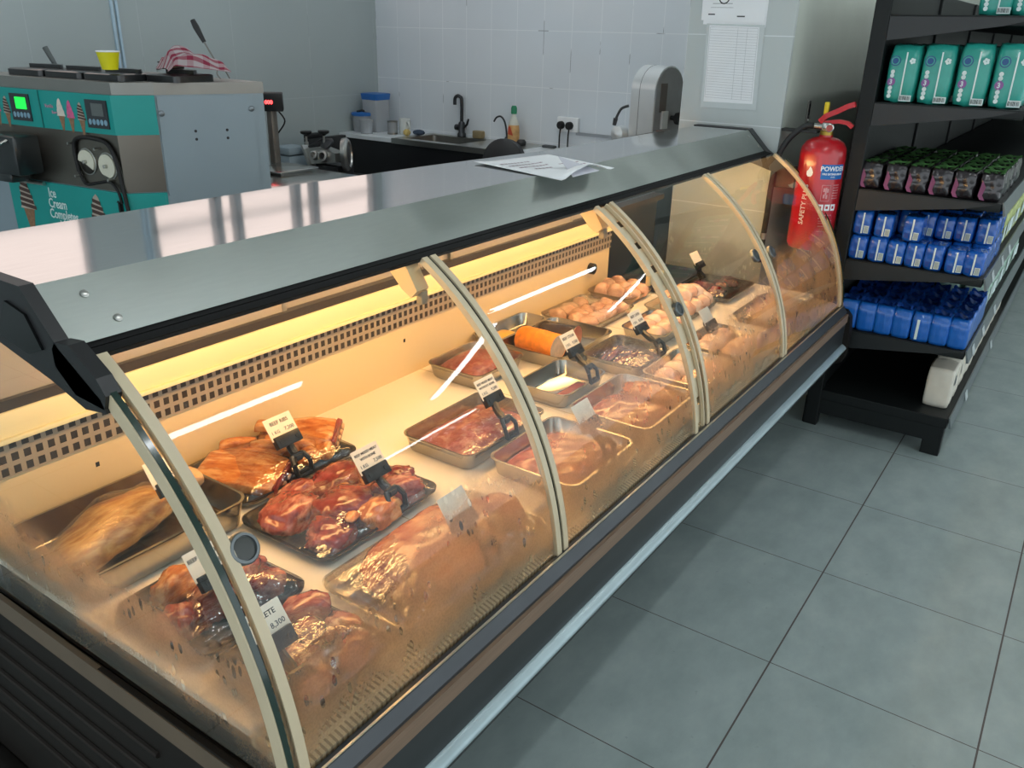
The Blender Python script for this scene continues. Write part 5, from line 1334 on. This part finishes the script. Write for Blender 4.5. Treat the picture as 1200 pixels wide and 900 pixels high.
# checked cloth
mt, nt, out = new_mat('red_checked_cloth'); b = nt.nodes.new('ShaderNodeBsdfPrincipled')
uvn = objco(nt); s = nt.nodes.new('ShaderNodeSeparateXYZ'); nt.links.new(uvn, s.inputs[0])
att = node(nt, 'ShaderNodeAttribute'); att.attribute_name = 'cloth_uv'; s = nt.nodes.new('ShaderNodeSeparateXYZ'); nt.links.new(att.outputs['Vector'], s.inputs[0])
def stripe(v, T, w): return math_n(nt, 'LESS_THAN', math_n(nt, 'FRACT', math_n(nt, 'DIVIDE', math_n(nt, 'ADD', v, 5.0), T)), w)
a = math_n(nt, 'ADD', math_n(nt, 'MULTIPLY', stripe(s.outputs[0], .030, .45), .72), math_n(nt, 'MULTIPLY', stripe(s.outputs[1], .075, .40), .28))
nt.links.new(ramp(nt, a, [(0., hx('#cfc6c8')), (.5, hx('#bd8791')), (1., hx('#a23a54'))]), b.inputs['Base Color']); b.inputs['Roughness'].default_value = .9
nt.links.new(b.outputs[0], out.inputs[0]); CLOTH = mt
cl = None
bm = bmn(); N = 34; g_ = {}
la = bm.verts.layers.float_vector.new('cloth_uv')
for i in range(N + 1):
    for j in range(N + 1):
        u, v = i / N * 2 - 1, j / N * 2 - 1
        x, y = u * .095 + .01 * math.sin(v * 4), v * .115 + .012 * math.sin(u * 3)
        z = .062 * math.exp(-((u + .1) ** 2 + (v - .35) ** 2) * 1.3) + .016 * noise.noise(Vector((u * 2.3, v * 2.3, 4))) + .008 * math.sin(u * 7 + v * 3) + .020
        z *= (1 - .75 * max(0, abs(v) - .75) / .25) * (1 - .5 * max(0, abs(u) - .75) / .25)
        vv = bm.verts.new((x, y, max(z, .002))); vv[la] = (u * .13, v * .16, 0); g_[i, j] = vv
for i in range(N):
    for j in range(N): bm.faces.new((g_[i, j], g_[i + 1, j], g_[i + 1, j + 1], g_[i, j + 1]))
bmesh.ops.solidify(bm, geom=bm.faces[:], thickness=.004)
cl = obj('tea_towel', bm, CLOTH, smooth=True, angle=180); cl.location = (.235, 2.508, topz + .032); cl.rotation_euler = (0, 0, R(65)); tag(cl, 'crumpled red checked cloth on the ice cream machine', 'cloth')
# tongs leaning behind, spatula handle at the left
tg = thing('serving_spoon', 'black-handled wire spoon leaning up behind the checked cloth', 'utensil', (.40, 2.58, topz))
bm = bmn(); add_tube(bm, [(-.02, .10, .215), (-.016, .088, .19), (-.006, .06, .135)], [.010, .013, .008], 10); obj('handle', bm, BLACKP, tg, world=False, smooth=True)
bm = bmn(); add_tube(bm, [(-.006, .06, .135), (.012, .01, .045)], .0035, 8); add_tube(bm, smooth_path([(.012, .01, .045), (-.004, .004, .02), (.0, -.01, .0)], 5), .003, 8); add_tube(bm, smooth_path([(.012, .01, .045), (.03, .0, .035), (.036, -.02, .002)], 5), .003, 8); obj('wire', bm, STEEL_DARK, tg, world=False, smooth=True)
bm = bmn(); add_tube(bm, [(0, 0, 0), (-.012, .02, .05), (-.024, .04, .10)], [.006, .010, .011], 10); o = obj('spatula_handle', bm, M('handle_grey', '#4d5454', .5), smooth=True); o.location = tuple(fpl(.60, topz + .0, -.24)); tag(o, 'grey utensil handle standing up at the left end of the machine', 'utensil')
bm = bmn(); add_box(bm, (-.035, -.03, 0), (.035, .03, .022), .004); add_box(bm, (-.040, -.034, .022), (.040, .034, .028), .002); o = obj('plastic_tub', bm, lidm, smooth=True); o.location = (.245, 2.655, topz + .037); tag(o, 'small black tub behind the checked cloth', 'tub')
# shelf with bottles at the far left beside the machine
rk = thing('brown_cupboard', 'dark brown open cupboard at the left edge behind the counter', 'cupboard', (.10, 3.75, 0))
BRN = M('cupboard_brown', '#3a2f2a', .5, var=.2, vscale=10, stretch=(1, 1, 6))
bm = bmn(); add_box(bm, (-.25, -.22, 0), (.25, -.20, 1.25)); add_box(bm, (-.25, .20, 0), (.25, .22, 1.25)); add_box(bm, (.23, -.20, 0), (.25, .20, 1.25)); obj('carcass', bm, BRN, rk, world=False)
for z in (.30, .68, 1.02, 1.23):
    bm = bmn(); add_box(bm, (-.25, -.20, z), (.23, .20, z + .02)); obj('shelf', bm, BRN, rk, world=False)
bt = thing('sauce_bottle', 'small orange sauce bottle with white cap in the brown cupboard', 'bottle', (-.10, 3.62, .7005))
bm = bmn(); add_lathe(bm, [(.022, 0), (.024, .006), (.024, .075), (.016, .09), (.014, .095)], 18); obj('bottle_body', bm, M('sauce_orange', '#b9702c', .35), bt, world=False, smooth=True)
bm = bmn(); add_lathe(bm, [(.017, .094), (.017, .118), (.0001, .119)], 18); obj('cap', bm, WHITE, bt, world=False, smooth=True)

# pale conduit on the left wall
bm = bmn(); add_box(bm, (.845, 3.985, 1.1), (.858, 3.9995, 2.6), .002); add_box(bm, (.872, 3.985, 1.1), (.885, 3.9995, 2.6), .002); add_box(bm, (.843, 3.990, 1.095), (.887, 3.9995, 1.105))
o = obj('wall_conduit', bm, M('conduit_pale_blue', '#a9c0cf', .5)); tag(o, 'pale blue cable conduit running up the wall behind the yellow cup', 'conduit')
# ================================================================== STAFF-SIDE BENCH, SCALE, SLICER
bn = thing('steel_bench', 'stainless work bench behind the ice cream machine', 'bench', (.93, 2.86, 0))
BT = M('bench_top_steel', '#c9cac8', .2, 1., var=.06, vscale=8)
bm = bmn(); add_box(bm, (.56, 2.60, .845), (1.17, 3.10, .862), .003); add_tube(bm, [(.56, 2.602, .850), (1.17, 2.602, .850)], .012, 10); obj('bench_top', bm, BT, bn, smooth=True)
bm = bmn(); add_box(bm, (.60, 2.66, .76), (1.13, 3.0, .785), .003); add_tube(bm, [(.60, 2.66, .775), (1.14, 2.66, .775)], .012, 10); obj('lower_tray', bm, BT, bn, smooth=True)
for x in (.60, 1.13):
    for y in (2.66, 2.98):
        bm = bmn(); add_tube(bm, [(x, y, 0), (x, y, .846)], .018, 10); obj('leg', bm, STEEL, bn, smooth=True)
sc = thing('weighing_scale', 'bench scale with red digits on a post', 'scale', (1.09, 3.01, .8625))
bm = bmn(); add_box(bm, (-.20, -.17, .010), (.05, .06, .018), .003); add_box(bm, (-.17, -.14, 0), (.03, .05, .012)); add_box(bm, (.01, .04, .004), (.055, .14, .012)); obj('platform', bm, BT, sc, world=False, smooth=True)
bm = bmn(); add_box(bm, (.015, .115, 0), (.055, .155, .275), .006); obj('post', bm, M('scale_post_grey', '#75706a', .4, .5), sc, world=False, smooth=True)
bm = bmn(); mm = Matrix.Translation((.02, .125, .315)) @ Matrix.Rotation(R(42), 4, 'Z') @ Matrix.Rotation(R(-8), 4, 'Y'); add_box(bm, (-.022, -.066, -.045), (.022, .066, .045), .006, mm); hd_ = obj('display_head', bm, BLACKP, sc, world=False, smooth=True)
lettering(hd_, '000', .026, mm @ Vector((-.0232, .022, -.006)), mm.to_3x3() @ Vector((0, -1, 0)), mm.to_3x3() @ Vector((0, 0, 1)), emission('red_digits', (1, .03, .03, 1), 3.), name='red_digits', bold=.0012)
bm = bmn(); add_tube(bm, smooth_path([(.05, .10, .27), (.07, .08, .22), (.055, .12, .16)], 5), .004, 8); obj('cable', bm, RUBBER, sc, world=False, smooth=True)
wd = thing('wall_socket', 'white wall socket just behind the scale display', 'socket', (1.50, 3.996, 1.10))
bm = bmn(); add_box(bm, (-.07, -.03, -.075), (.07, 0, .075), .005); obj('plate', bm, WHITE, wd, world=False, smooth=True)
bm = bmn()
for x in (-.03, .02, .03): add_box(bm, (x - .004, -.0312, -.03), (x + .004, -.030, -.022))
obj('socket_hole', bm, INK, wd, world=False)
# dark side table with the slicer
st = thing('black_side_table', 'black table carrying the meat slicer', 'table', (1.72, 3.36, 0))
bm = bmn(); add_box(bm, (-.32, -.42, .62), (.42, .42, .66), .004); obj('table_top', bm, BLACKP, st, world=False)
bm = bmn(); add_box(bm, (.30, -.36, .1), (.32, .36, .62)); obj('back_panel', bm, BLACKP, st, world=False)
for x in (-.29, .39):
    for y in (-.39, .39):
        bm = bmn(); add_box(bm, (x - .02, y - .02, 0), (x + .02, y + .02, .62)); obj('leg', bm, BLACKP, st, world=False)
sl_ = thing('meat_slicer', 'steel meat slicer with two black knobs', 'meat slicer', (1.70, 3.32, .6605))
CAST = M('cast_aluminium', '#b9b9b6', .3, .9)
bm = bmn(); add_box(bm, (-.12, -.16, 0), (.14, .16, .055), .015); add_box(bm, (-.02, -.05, .05), (.12, .15, .12), .01); obj('slicer_base', bm, M('slicer_dark', '#2d2f33', .4), sl_, world=False, smooth=True)
bm = bmn(); add_prism(bm, [(.175, .205), (.135, .120), (-.080, .150), (-.080, .20), (.06, .225)], 0, -.06, .02); obj('carriage', bm, CAST, sl_, world=False)
bm = bmn(); add_prism(bm, [(.190, .225), (.175, .225), (.115, .105), (.135, .100)], 0, -.075, -.03); obj('carriage_arm', bm, CAST, sl_, world=False)
bm = bmn()
for y, r in ((.085, .026), (.01, .032)):
    add_lathe(bm, [(r, 0), (r, .03), (r * .62, .032), (r * .6, .006), (.0001, .006)], 22, axis_m((-.055, y, .172), (-.9, -.15, .3)))
obj('round_fitting', bm, CAST, sl_, world=False, smooth=True)
bm = bmn()
for y, r in ((.01, .018),): add_lathe(bm, [(r, .018), (.0001, .019)], 20, axis_m((-.055, y, .172), (-.9, -.15, .3)))
obj('bore', bm, INK, sl_, world=False)
for y, z0, z1 in ((.185, .20, .285), (.035, .20, .300)):
    bm = bmn(); add_tube(bm, [(-.03, y, z0), (-.03, y, z1)], .007, 10); add_tube(bm, [(-.03, y, z0), (-.03, y, z0 + .04)], .012, 10); sd = obj('knob_post', bm, CAST, sl_, world=False, smooth=True)
    bm = bmn(); add_lathe(bm, [(.008, z1 - .012), (.016, z1 - .004), (.032, z1 + .004), (.034, z1 + .014), (.030, z1 + .018), (.0001, z1 + .019)], 20, Matrix.Translation((-.03, y, 0))); obj('knob', bm, BLACKP, sd, world=False, smooth=True)
bm = bmn(); add_lathe(bm, [(.001, 0), (.045, .006), (.048, .018), (.03, .035), (.001, .045)], 20, axis_m((.0, .035, .225), (-.6, .2, .7))); add_tube(bm, [(-.03, .17, .215), (.0, .05, .275)], .005, 8); obj('spike_cap', bm, M('slicer_dark', '#2d2f33'), sl_, world=False, smooth=True)
bm = bmn(); mm = axis_m((.02, -.10, .19), (.55, -.83, .05)) @ Matrix.Scale(.84, 4); add_lathe(bm, [(.108, -.03), (.112, -.012), (.112, .0), (.100, .014), (.085, .016), (.080, .006), (.0001, .004)], 36, mm); obj('blade_guard', bm, CAST, sl_, world=False, smooth=True)
bm = bmn(); add_lathe(bm, [(.076, .007), (.04, .012), (.0001, .012)], 30, mm); obj('blade_cover', bm, M('blade_cover_grey', '#6d6f70', .3, .6), sl_, world=False, smooth=True)
bm = bmn(); add_box(bm, (-.13, -.17, .012), (-.10, -.02, .05), .006); add_box(bm, (-.10, -.33, .005), (.06, -.18, .045), .006); obj('switch_box', bm, M('switch_box_grey', '#3c4046', .4), sl_, world=False, smooth=True)
bm = bmn(); add_lathe(bm, [(.006, 0), (.006, .003), (.0001, .004)], 12, axis_m((-.131, -.05, .035), (-1, 0, 0))); obj('pilot_light', bm, emission('blue_pilot', (.1, .1, 1, 1), 4.), sl_, world=False)
gb = thing('grey_box', 'grey plastic box between the scale and the slicer', 'box', (1.64, 3.62, .6605))
bm = bmn(); add_box(bm, (-.07, -.07, 0), (.07, .07, .160), .008); obj('box_body', bm, GRP, gb, world=False, smooth=True)
bm = bmn(); add_box(bm, (-.075, -.075, .165), (.075, .075, .210), .008); obj('box_lid', bm, GRP, gb, world=False, smooth=True)
bm = bmn(); add_box(bm, (-.16, -.02, 0), (.16, .02, .24), .004); add_box(bm, (-.16, -.02, .24), (-.02, .02, .27), .003); o = obj('partition_board', bm, BLACKP, smooth=True); o.location = (1.93, 3.62, .6605); tag(o, 'black upright panel standing behind the grey box', 'panel')

# ================================================================== SINK COUNTER
CZ = .86
sk = thing('sink_counter', 'black-fronted counter with white top and steel sink along the tiled wall', 'counter', (2.62, 2.7, 0))
CB = M('counter_black', '#1c1d20', .35, var=.06)
bm = bmn(); add_box(bm, (2.425, 1.10, .0), (2.445, 3.995, CZ - .028)); add_box(bm, (2.445, 3.975, .0), (2.825, 3.995, CZ - .028)); add_box(bm, (2.445, 1.10, 0), (2.825, 1.12, CZ - .028)); obj('front_board', bm, CB, sk)
bm = bmn(); add_box(bm, (2.41, 3.50, CZ - .028), (2.828, 3.997, CZ), .003); obj('worktop', bm, M('worktop_white', '#d8dde0', .35, var=.03), sk); bm = bmn(); add_box(bm, (2.41, 1.085, CZ - .028), (2.828, 2.56, CZ), .003); obj('worktop', bm, M('worktop_white', '#d8dde0', .35, var=.03), sk)
bm = bmn(); add_box(bm, (2.405, 2.56, CZ - .012), (2.47, 3.50, CZ + .004), .002); add_box(bm, (2.77, 2.56, CZ - .012), (2.828, 3.50, CZ + .004)); add_box(bm, (2.47, 3.44, CZ - .012), (2.77, 3.50, CZ + .004)); add_box(bm, (2.47, 2.56, CZ - .012), (2.77, 2.98, CZ + .004)); add_box(bm, (2.403, 2.56, CZ - .03), (2.409, 3.50, CZ + .004))
obj('sink_rim', bm, STEEL, sk)
bm = bmn(); add_loft(bm, [rrect(.15, .23, .03, CZ - .002, 5, 2.62, 3.21), rrect(.14, .22, .03, CZ - .18, 5, 2.62, 3.21)], cap0=False); obj('basin', bm, STEEL_DARK, sk, smooth=True)
TAPM = M('tap_dark', '#3a3c40', .3, .6)
tp = thing('kitchen_tap', 'dark tall tap on the sink rim', 'tap', (2.79, 3.21, CZ + .0045))
bm = bmn(); add_lathe(bm, [(.030, 0), (.030, .02), (.022, .03), (.022, .09), (.014, .10)], 16); add_tube(bm, smooth_path([(0, 0, .09), (0, 0, .235), (-.005, .012, .258), (-.008, .03, .262), (-.01, .048, .245), (-.01, .05, .205)], 5), .0115, 10); obj('spout', bm, TAPM, tp, world=False, smooth=True)
bm = bmn(); add_tube(bm, [(0, -.015, .06), (-.005, -.05, .085), (-.01, -.065, .12)], [.010, .008, .006], 8); add_lathe(bm, [(.02, 0), (.02, .03), (.0001, .034)], 12, axis_m((0, .02, .06), (0, 1, 0))); obj('lever', bm, TAPM, tp, world=False, smooth=True)
bm = bmn(); add_box(bm, (-.02, -.05, 0), (.02, .03, .05), .008); o = obj('soap_bar', bm, M('soap_brown', '#8c7d5c', .5), smooth=True); o.location = (2.80, 3.085, CZ + .0045); tag(o, 'yellowish soap block beside the dark tap', 'soap')
# jars, tub, mugs at the corner
def pl_mat(n, c): return film_mat(n, hx(c), .15, .10, .1, 10, milky=.32)
CLR = pl_mat('clear_tub', '#cfd6dc')
BLUELID = M('lid_blue', '#2466b0', .4)
j = thing('storage_jar', 'tall clear square jar with blue lid in the counter corner', 'jar', (2.655, 3.865, CZ + .0005))
bm = bmn(); add_loft(bm, [rrect(.068, .068, .015, 0), rrect(.072, .072, .018, .215)]); obj('jar_wall', bm, CLR, j, world=False, smooth=True)
bm = bmn(); add_loft(bm, [rrect(.074, .074, .018, .213), rrect(.078, .078, .018, .252), rrect(.070, .070, .018, .255)]); obj('lid', bm, BLUELID, j, world=False, smooth=True)
bm = bmn(); add_loft(bm, [rrect(.060, .060, .015, .004), rrect(.062, .062, .015, .10), rrect(.03, .03, .01, .12)]); obj('contents', bm, M('white_powder', '#cdd2d6', .7), j, world=False, smooth=True)
j = thing('storage_tub', 'low round tub with blue lid beside the tall jar', 'tub', (2.575, 3.925, CZ + .0005))
bm = bmn(); add_lathe(bm, [(.062, 0), (.070, .110)], 28); obj('tub_wall', bm, CLR, j, world=False, smooth=True)
bm = bmn(); add_lathe(bm, [(.073, .107), (.075, .122), (.066, .128), (.0001, .130)], 28); obj('lid', bm, BLUELID, j, world=False, smooth=True)
bm = bmn(); add_tube(bm, [(-.03, .02, .133), (0, 0, .140), (.028, -.028, .134)], .007, 8); obj('lid_clip', bm, RUBBER, j, world=False, smooth=True)
j = thing('clear_beaker', 'small clear beaker standing in front of the blue-lidded tubs', 'beaker', (2.50, 3.815, CZ + .0005))
bm = bmn(); add_lathe(bm, [(.040, 0), (.046, .092)], 24); obj('beaker_wall', bm, CLR, j, world=False, smooth=True)
bm = bmn(); add_lathe(bm, [(.034, .004), (.036, .04), (.0001, .045)], 20); obj('contents', bm, MATS['white_powder'], j, world=False, smooth=True)
j = thing('press_glass', 'small glass with dark rim and base beside the white mug', 'glass', (2.60, 3.665, CZ + .0005))
bm = bmn(); add_lathe(bm, [(.034, .01), (.034, .082)], 20); obj('glass_wall', bm, pl_mat('smoky_glass', '#8f8d88'), j, world=False, smooth=True)
bm = bmn(); add_lathe(bm, [(.036, 0), (.036, .012), (.0001, .012)], 20); add_lathe(bm, [(.036, .080), (.036, .088), (.030, .09)], 20); obj('dark_band', bm, STEEL_DARK, j, world=False, smooth=True)
j = thing('white_mug', 'white china mug at the counter corner', 'mug', (2.655, 3.60, CZ + .0005))
bm = bmn(); add_lathe(bm, [(.036, 0), (.040, .01), (.040, .105), (.036, .105), (.035, .01), (.0001, .01)], 24); obj('mug_body', bm, M('china_white', '#d7dbd9', .2), j, world=False, smooth=True)
bm = bmn(); add_tube(bm, smooth_path([(-.02, -.034, .085), (-.03, -.062, .08), (-.03, -.066, .05), (-.02, -.036, .03)], 5), .006, 8); obj('handle', bm, MATS['china_white'], j, world=False, smooth=True)
def blob_thing(name, label, cat, loc, dims, mat, seed):
    o = obj(name, blob_bm(*dims, seed, amp=.08, sub=3, flat=.9), mat, smooth=True, angle=180); o.location = loc; return tag(o, label, cat)
blob_thing('yellow_sponge', 'small yellow sponge next to the mug', 'sponge', (2.60, 3.535, CZ + .0005), (.025, .022, .022), M('sponge_yellow', '#c2a866', .9, bmp=.4), 3)
blob_thing('scouring_pad', 'dark blue scouring pad on the counter by the sink', 'scouring pad', (2.66, 3.545 - .065, CZ + .0046), (.03, .045, .018), M('pad_blue', '#3b4a5e', .9, bmp=.5), 5)
# washing-up bottle, hose, dark wheel-like lid, small items
wb = thing('washing_up_bottle', 'white washing-up liquid bottle with green cap', 'bottle', (2.72, 2.735, CZ + .0045))
bm = bmn(); add_lathe(bm, [(.034, 0), (.040, .01), (.040, .09), (.034, .13), (.020, .165), (.014, .178), (.014, .19)], 22, Matrix.Scale(.75, 4, (1, 0, 0))); obj('bottle_body', bm, M('bottle_milk', '#cfd0c6', .35), wb, world=False, smooth=True)
bm = bmn(); add_lathe(bm, [(.019, .186), (.019, .222), (.013, .235), (.0001, .236)], 18); obj('cap', bm, M('cap_green', '#1b7a55', .4), wb, world=False, smooth=True)
bm = bmn(); add_lathe(bm, [(.0408, .018), (.0408, .085), (.0365, .118)], 22, Matrix.Scale(.76, 4, (1, 0, 0)), cap=False); lb_ = obj('label_band', bm, M('label_orange', '#c79a62', .5, var=.3, vscale=18), wb, world=False, smooth=True)
bm = bmn(); bm.faces.new([bm.verts.new(p) for p in ((-.0335, .022, .062), (-.0325, -.018, .055), (-.0325, .005, .112), (-.0328, .018, .108))]); obj('label_flash', bm, M('label_red', '#b5482f', .5), lb_, world=False)
hz = thing('flexible_hose', 'thin dark bent hose tap beside the washing-up bottle', 'hose', (2.74, 2.80, CZ + .0045))
bm = bmn(); add_tube(bm, smooth_path([(0, 0, 0), (0, .004, .07), (0, .02, .13), (0, .05, .160), (0, .085, .152), (0, .105, .125)], 5), [.006] * 26, 8); obj('hose_tube', bm, TAPM, hz, world=False, smooth=True)
bm = bmn(); add_lathe(bm, [(.016, 0), (.016, .03), (.008, .04)], 12); obj('hose_base', bm, TAPM, hz, world=False, smooth=True)
bm = bmn(); add_lathe(bm, [(.028, 0), (.032, .02), (.022, .035), (.0001, .037)], 14); o = obj('dark_scrubber', bm, BLACKP, smooth=True); o.location = (2.70, 2.66, CZ + .0045); tag(o, 'dark round scrubber beside the washing-up bottle', 'scrubber')
bm = bmn(); add_box(bm, (-.02, -.045, 0), (.02, .045, .016), .006); o = obj('sponge_pad', bm, M('pad_grey', '#4d5052', .8), smooth=True); o.location = (2.75, 2.48, CZ + .0005); tag(o, 'flat grey pad lying right of the washing-up bottle', 'pad')
# round black grinder disc on a stand in front of the counter
gw = thing('round_grinder', 'round black disc of a machine rising in front of the sink counter', 'machine', (1.95, 2.265, 0))
bm = bmn(); add_lathe(bm, [(.115, -.03), (.125, -.02), (.125, .02), (.115, .03), (.05, .036), (.0001, .036)], 40, axis_m((0, 0, .875), (-1, -.12, .1))); obj('disc_housing', bm, M('matt_black', '#1b1c1e', .5), gw, world=False, smooth=True)
bm = bmn(); add_box(bm, (-.05, -.06, .05), (.07, .06, .80), .01); add_box(bm, (-.13, -.13, 0), (.15, .13, .05), .01); obj('stand', bm, STEEL_DARK, gw, world=False, smooth=True)
# socket with two plugs on the back wall
so = thing('double_socket', 'white double wall socket with two black plugs in', 'socket', (2.829, 2.385, 1.005))
bm = bmn(); add_box(bm, (-.03, -.075, -.043), (0, .075, .043), .004); obj('plate', bm, WHITE, so, world=False, smooth=True)
for k, y in enumerate((.040, -.022)):
    q = thing('plug', 'black plug in the %s half of the double wall socket' % ['left', 'right'][k], 'plug', (2.798, 2.385 + y, 1.0), group='plugs in the double socket')
    bm = bmn(); add_lathe(bm, [(.024, 0), (.024, .022), (.018, .030), (.0001, .031)], 16, axis_m((0, 0, 0), (-1, 0, 0))); obj('plug_body', bm, RUBBER, q, world=False, smooth=True)
    bm = bmn(); add_tube(bm, smooth_path([(-.012, 0, -.02), (-.016, .002, -.06), (-.014, .004, -.138)], 4), .005, 8); obj('lead', bm, RUBBER, q, world=False, smooth=True)
bm = bmn(); add_box(bm, (2.815, 1.10, .945), (2.8299, 2.33, .962)); o = obj('cable_trunking', bm, M('trunking_grey', '#8d9297', .5)); tag(o, 'thin grey cable trunking running along the tiled wall from the double socket', 'trunking')
# ---- bone saw
sw = thing('bone_saw', 'silver bone saw with rounded upright housing by the white pier', 'bone saw', (2.20, 1.492, 0))
SIL = M('saw_silver', '#d3d7d9', .3, .35, var=.03)
def stadium(hw, z0, z1, n=12):
    return [(hw * math.cos(PI * k / n), z1 - hw + hw * math.sin(PI * k / n)) for k in range(n + 1)] + [(-hw * math.cos(PI * k / n), z0 + hw - hw * math.sin(PI * k / n)) for k in range(n + 1)]
def yprism(poly, y0, y1):
    bm = bmn(); add_loft(bm, [[Vector((x, y0, z)) for x, z in poly], [Vector((x, y1, z)) for x, z in poly]]); return bm
mrot = Matrix.Rotation(R(-12), 4, 'Z')
def srot(bm): bm.transform(mrot); return bm
hsg = obj('housing', srot(yprism(stadium(.115, .96, 1.395), -.055, .092)), SIL, sw, world=False, smooth=True, angle=30)
bm = bmn(); SH2 = stadium(.1158, .9592, 1.3958)
obj('housing_seam', srot(yprism(SH2, .038, .041)), M('seam_grey', '#777b7d', .4, .5), hsg, world=False, smooth=True, angle=30)
obj('blade_door', srot(yprism(stadium(.108, .967, 1.388), -.060, -.054)), M('saw_door_grey', '#87878a', .4, .3), sw, world=False, smooth=True, angle=30)
bm = bmn(); add_box(bm, (-.075, -.0625, 1.18), (-.025, -.059, 1.315)); obj('door_slot', srot(bm), M('slot_brown', '#5a514d', .5), sw, world=False)
bm = bmn(); add_box(bm, (-.060, -.072, 1.10), (-.010, -.058, 1.185), .003); obj('guide_block', srot(bm), M('guide_white', '#b8bbbd', .4), sw, world=False)
bm = bmn(); add_box(bm, (-.085, -.0625, 1.035), (-.035, -.059, 1.095)); obj('warning_label', srot(bm), M('label_rust', '#8a4f44', .5), sw, world=False)
bm = bmn(); add_lathe(bm, [(.012, 0), (.012, .03), (.03, .034), (.032, .052), (.0001, .056)], 9, axis_m((.03, -.060, 1.15), (0, -1, 0))); obj('tension_knob', srot(bm), BLACKP, sw, world=False, smooth=True, angle=30)
bm = bmn(); add_lathe(bm, [(.036, 0), (.038, .01), (.038, .055), (.030, .06), (.012, .062), (.0001, .070)], 22, axis_m((-.10, .135, 1.065), (-1, .0, 0))); obj('motor_cap', srot(bm), SIL, sw, world=False, smooth=True)
bm = bmn(); add_tube(bm, smooth_path([(-.10, .115, 1.20), (-.11, .15, 1.185), (-.11, .175, 1.15), (-.11, .185, 1.125)], 5), .007, 8); add_tube(bm, [(-.11, .185, 1.135), (-.11, .192, 1.10)], [.012, .010], 10); obj('work_lamp', srot(bm), M('lamp_dark', '#3b3d40', .35), sw, world=False, smooth=True)
bm = bmn(); add_box(bm, (-.20, -.18, .925), (.16, .22, .94), .003); obj('saw_table', srot(bm), STEEL, sw, world=False)
bm = bmn(); add_box(bm, (-.14, -.12, .06), (.12, .16, .925), .01); obj('pedestal', srot(bm), M('pedestal_grey', '#85898b', .4, .4), sw, world=False, smooth=True)
for x in (-.12, .10):
    for y in (-.10, .14):
        bm = bmn(); add_lathe(bm, [(.022, 0), (.022, .02), (.012, .06)], 12, Matrix.Translation((x, y, 0))); obj('foot', srot(bm), RUBBER, sw, world=False)

# ================================================================== LIGHT, WORLD, CAMERA
w = bpy.data.worlds.new('shop_daylight'); SC.world = w; w.use_nodes = True
bg = w.node_tree.nodes['Background']; bg.inputs[0].default_value = (.86, .95, 1, 1); bg.inputs[1].default_value = WORLD_S
cd = bpy.data.cameras.new('camera'); cam = bpy.data.objects.new('camera', cd); COL.objects.link(cam)
yaw, pit, rol, F = 5.96528377e-01, 4.00439424e-01, 2.41741258e-02, 9.77903315e+02
f = Vector((math.cos(yaw) * math.cos(pit), math.sin(yaw) * math.cos(pit), -math.sin(pit)))
rt = f.cross(Vector((0, 0, 1))).normalized(); up = rt.cross(f)
r2 = math.cos(rol) * rt + math.sin(rol) * up; u2 = -math.sin(rol) * rt + math.cos(rol) * up
m = Matrix((r2, u2, -f)).transposed().to_4x4(); m.translation = Vector((-1.85926, -.409697, 1.536763)); cam.matrix_world = m
cd.sensor_width = 36; cd.lens = F / 1200 * 36; cd.clip_start = .02; cd.clip_end = 60
SC.camera = cam
vs = SC.view_settings; vs.view_transform = 'Standard'; vs.look = 'None'; vs.exposure = EXPO; vs.gamma = 1; vs.use_curve_mapping = False
cy = SC.cycles; cy.transparent_max_bounces = 32; cy.max_bounces = 8; cy.use_denoising = True; cy.sample_clamp_indirect = 6
try: cy.denoiser = 'OPENIMAGEDENOISE'
except Exception: pass
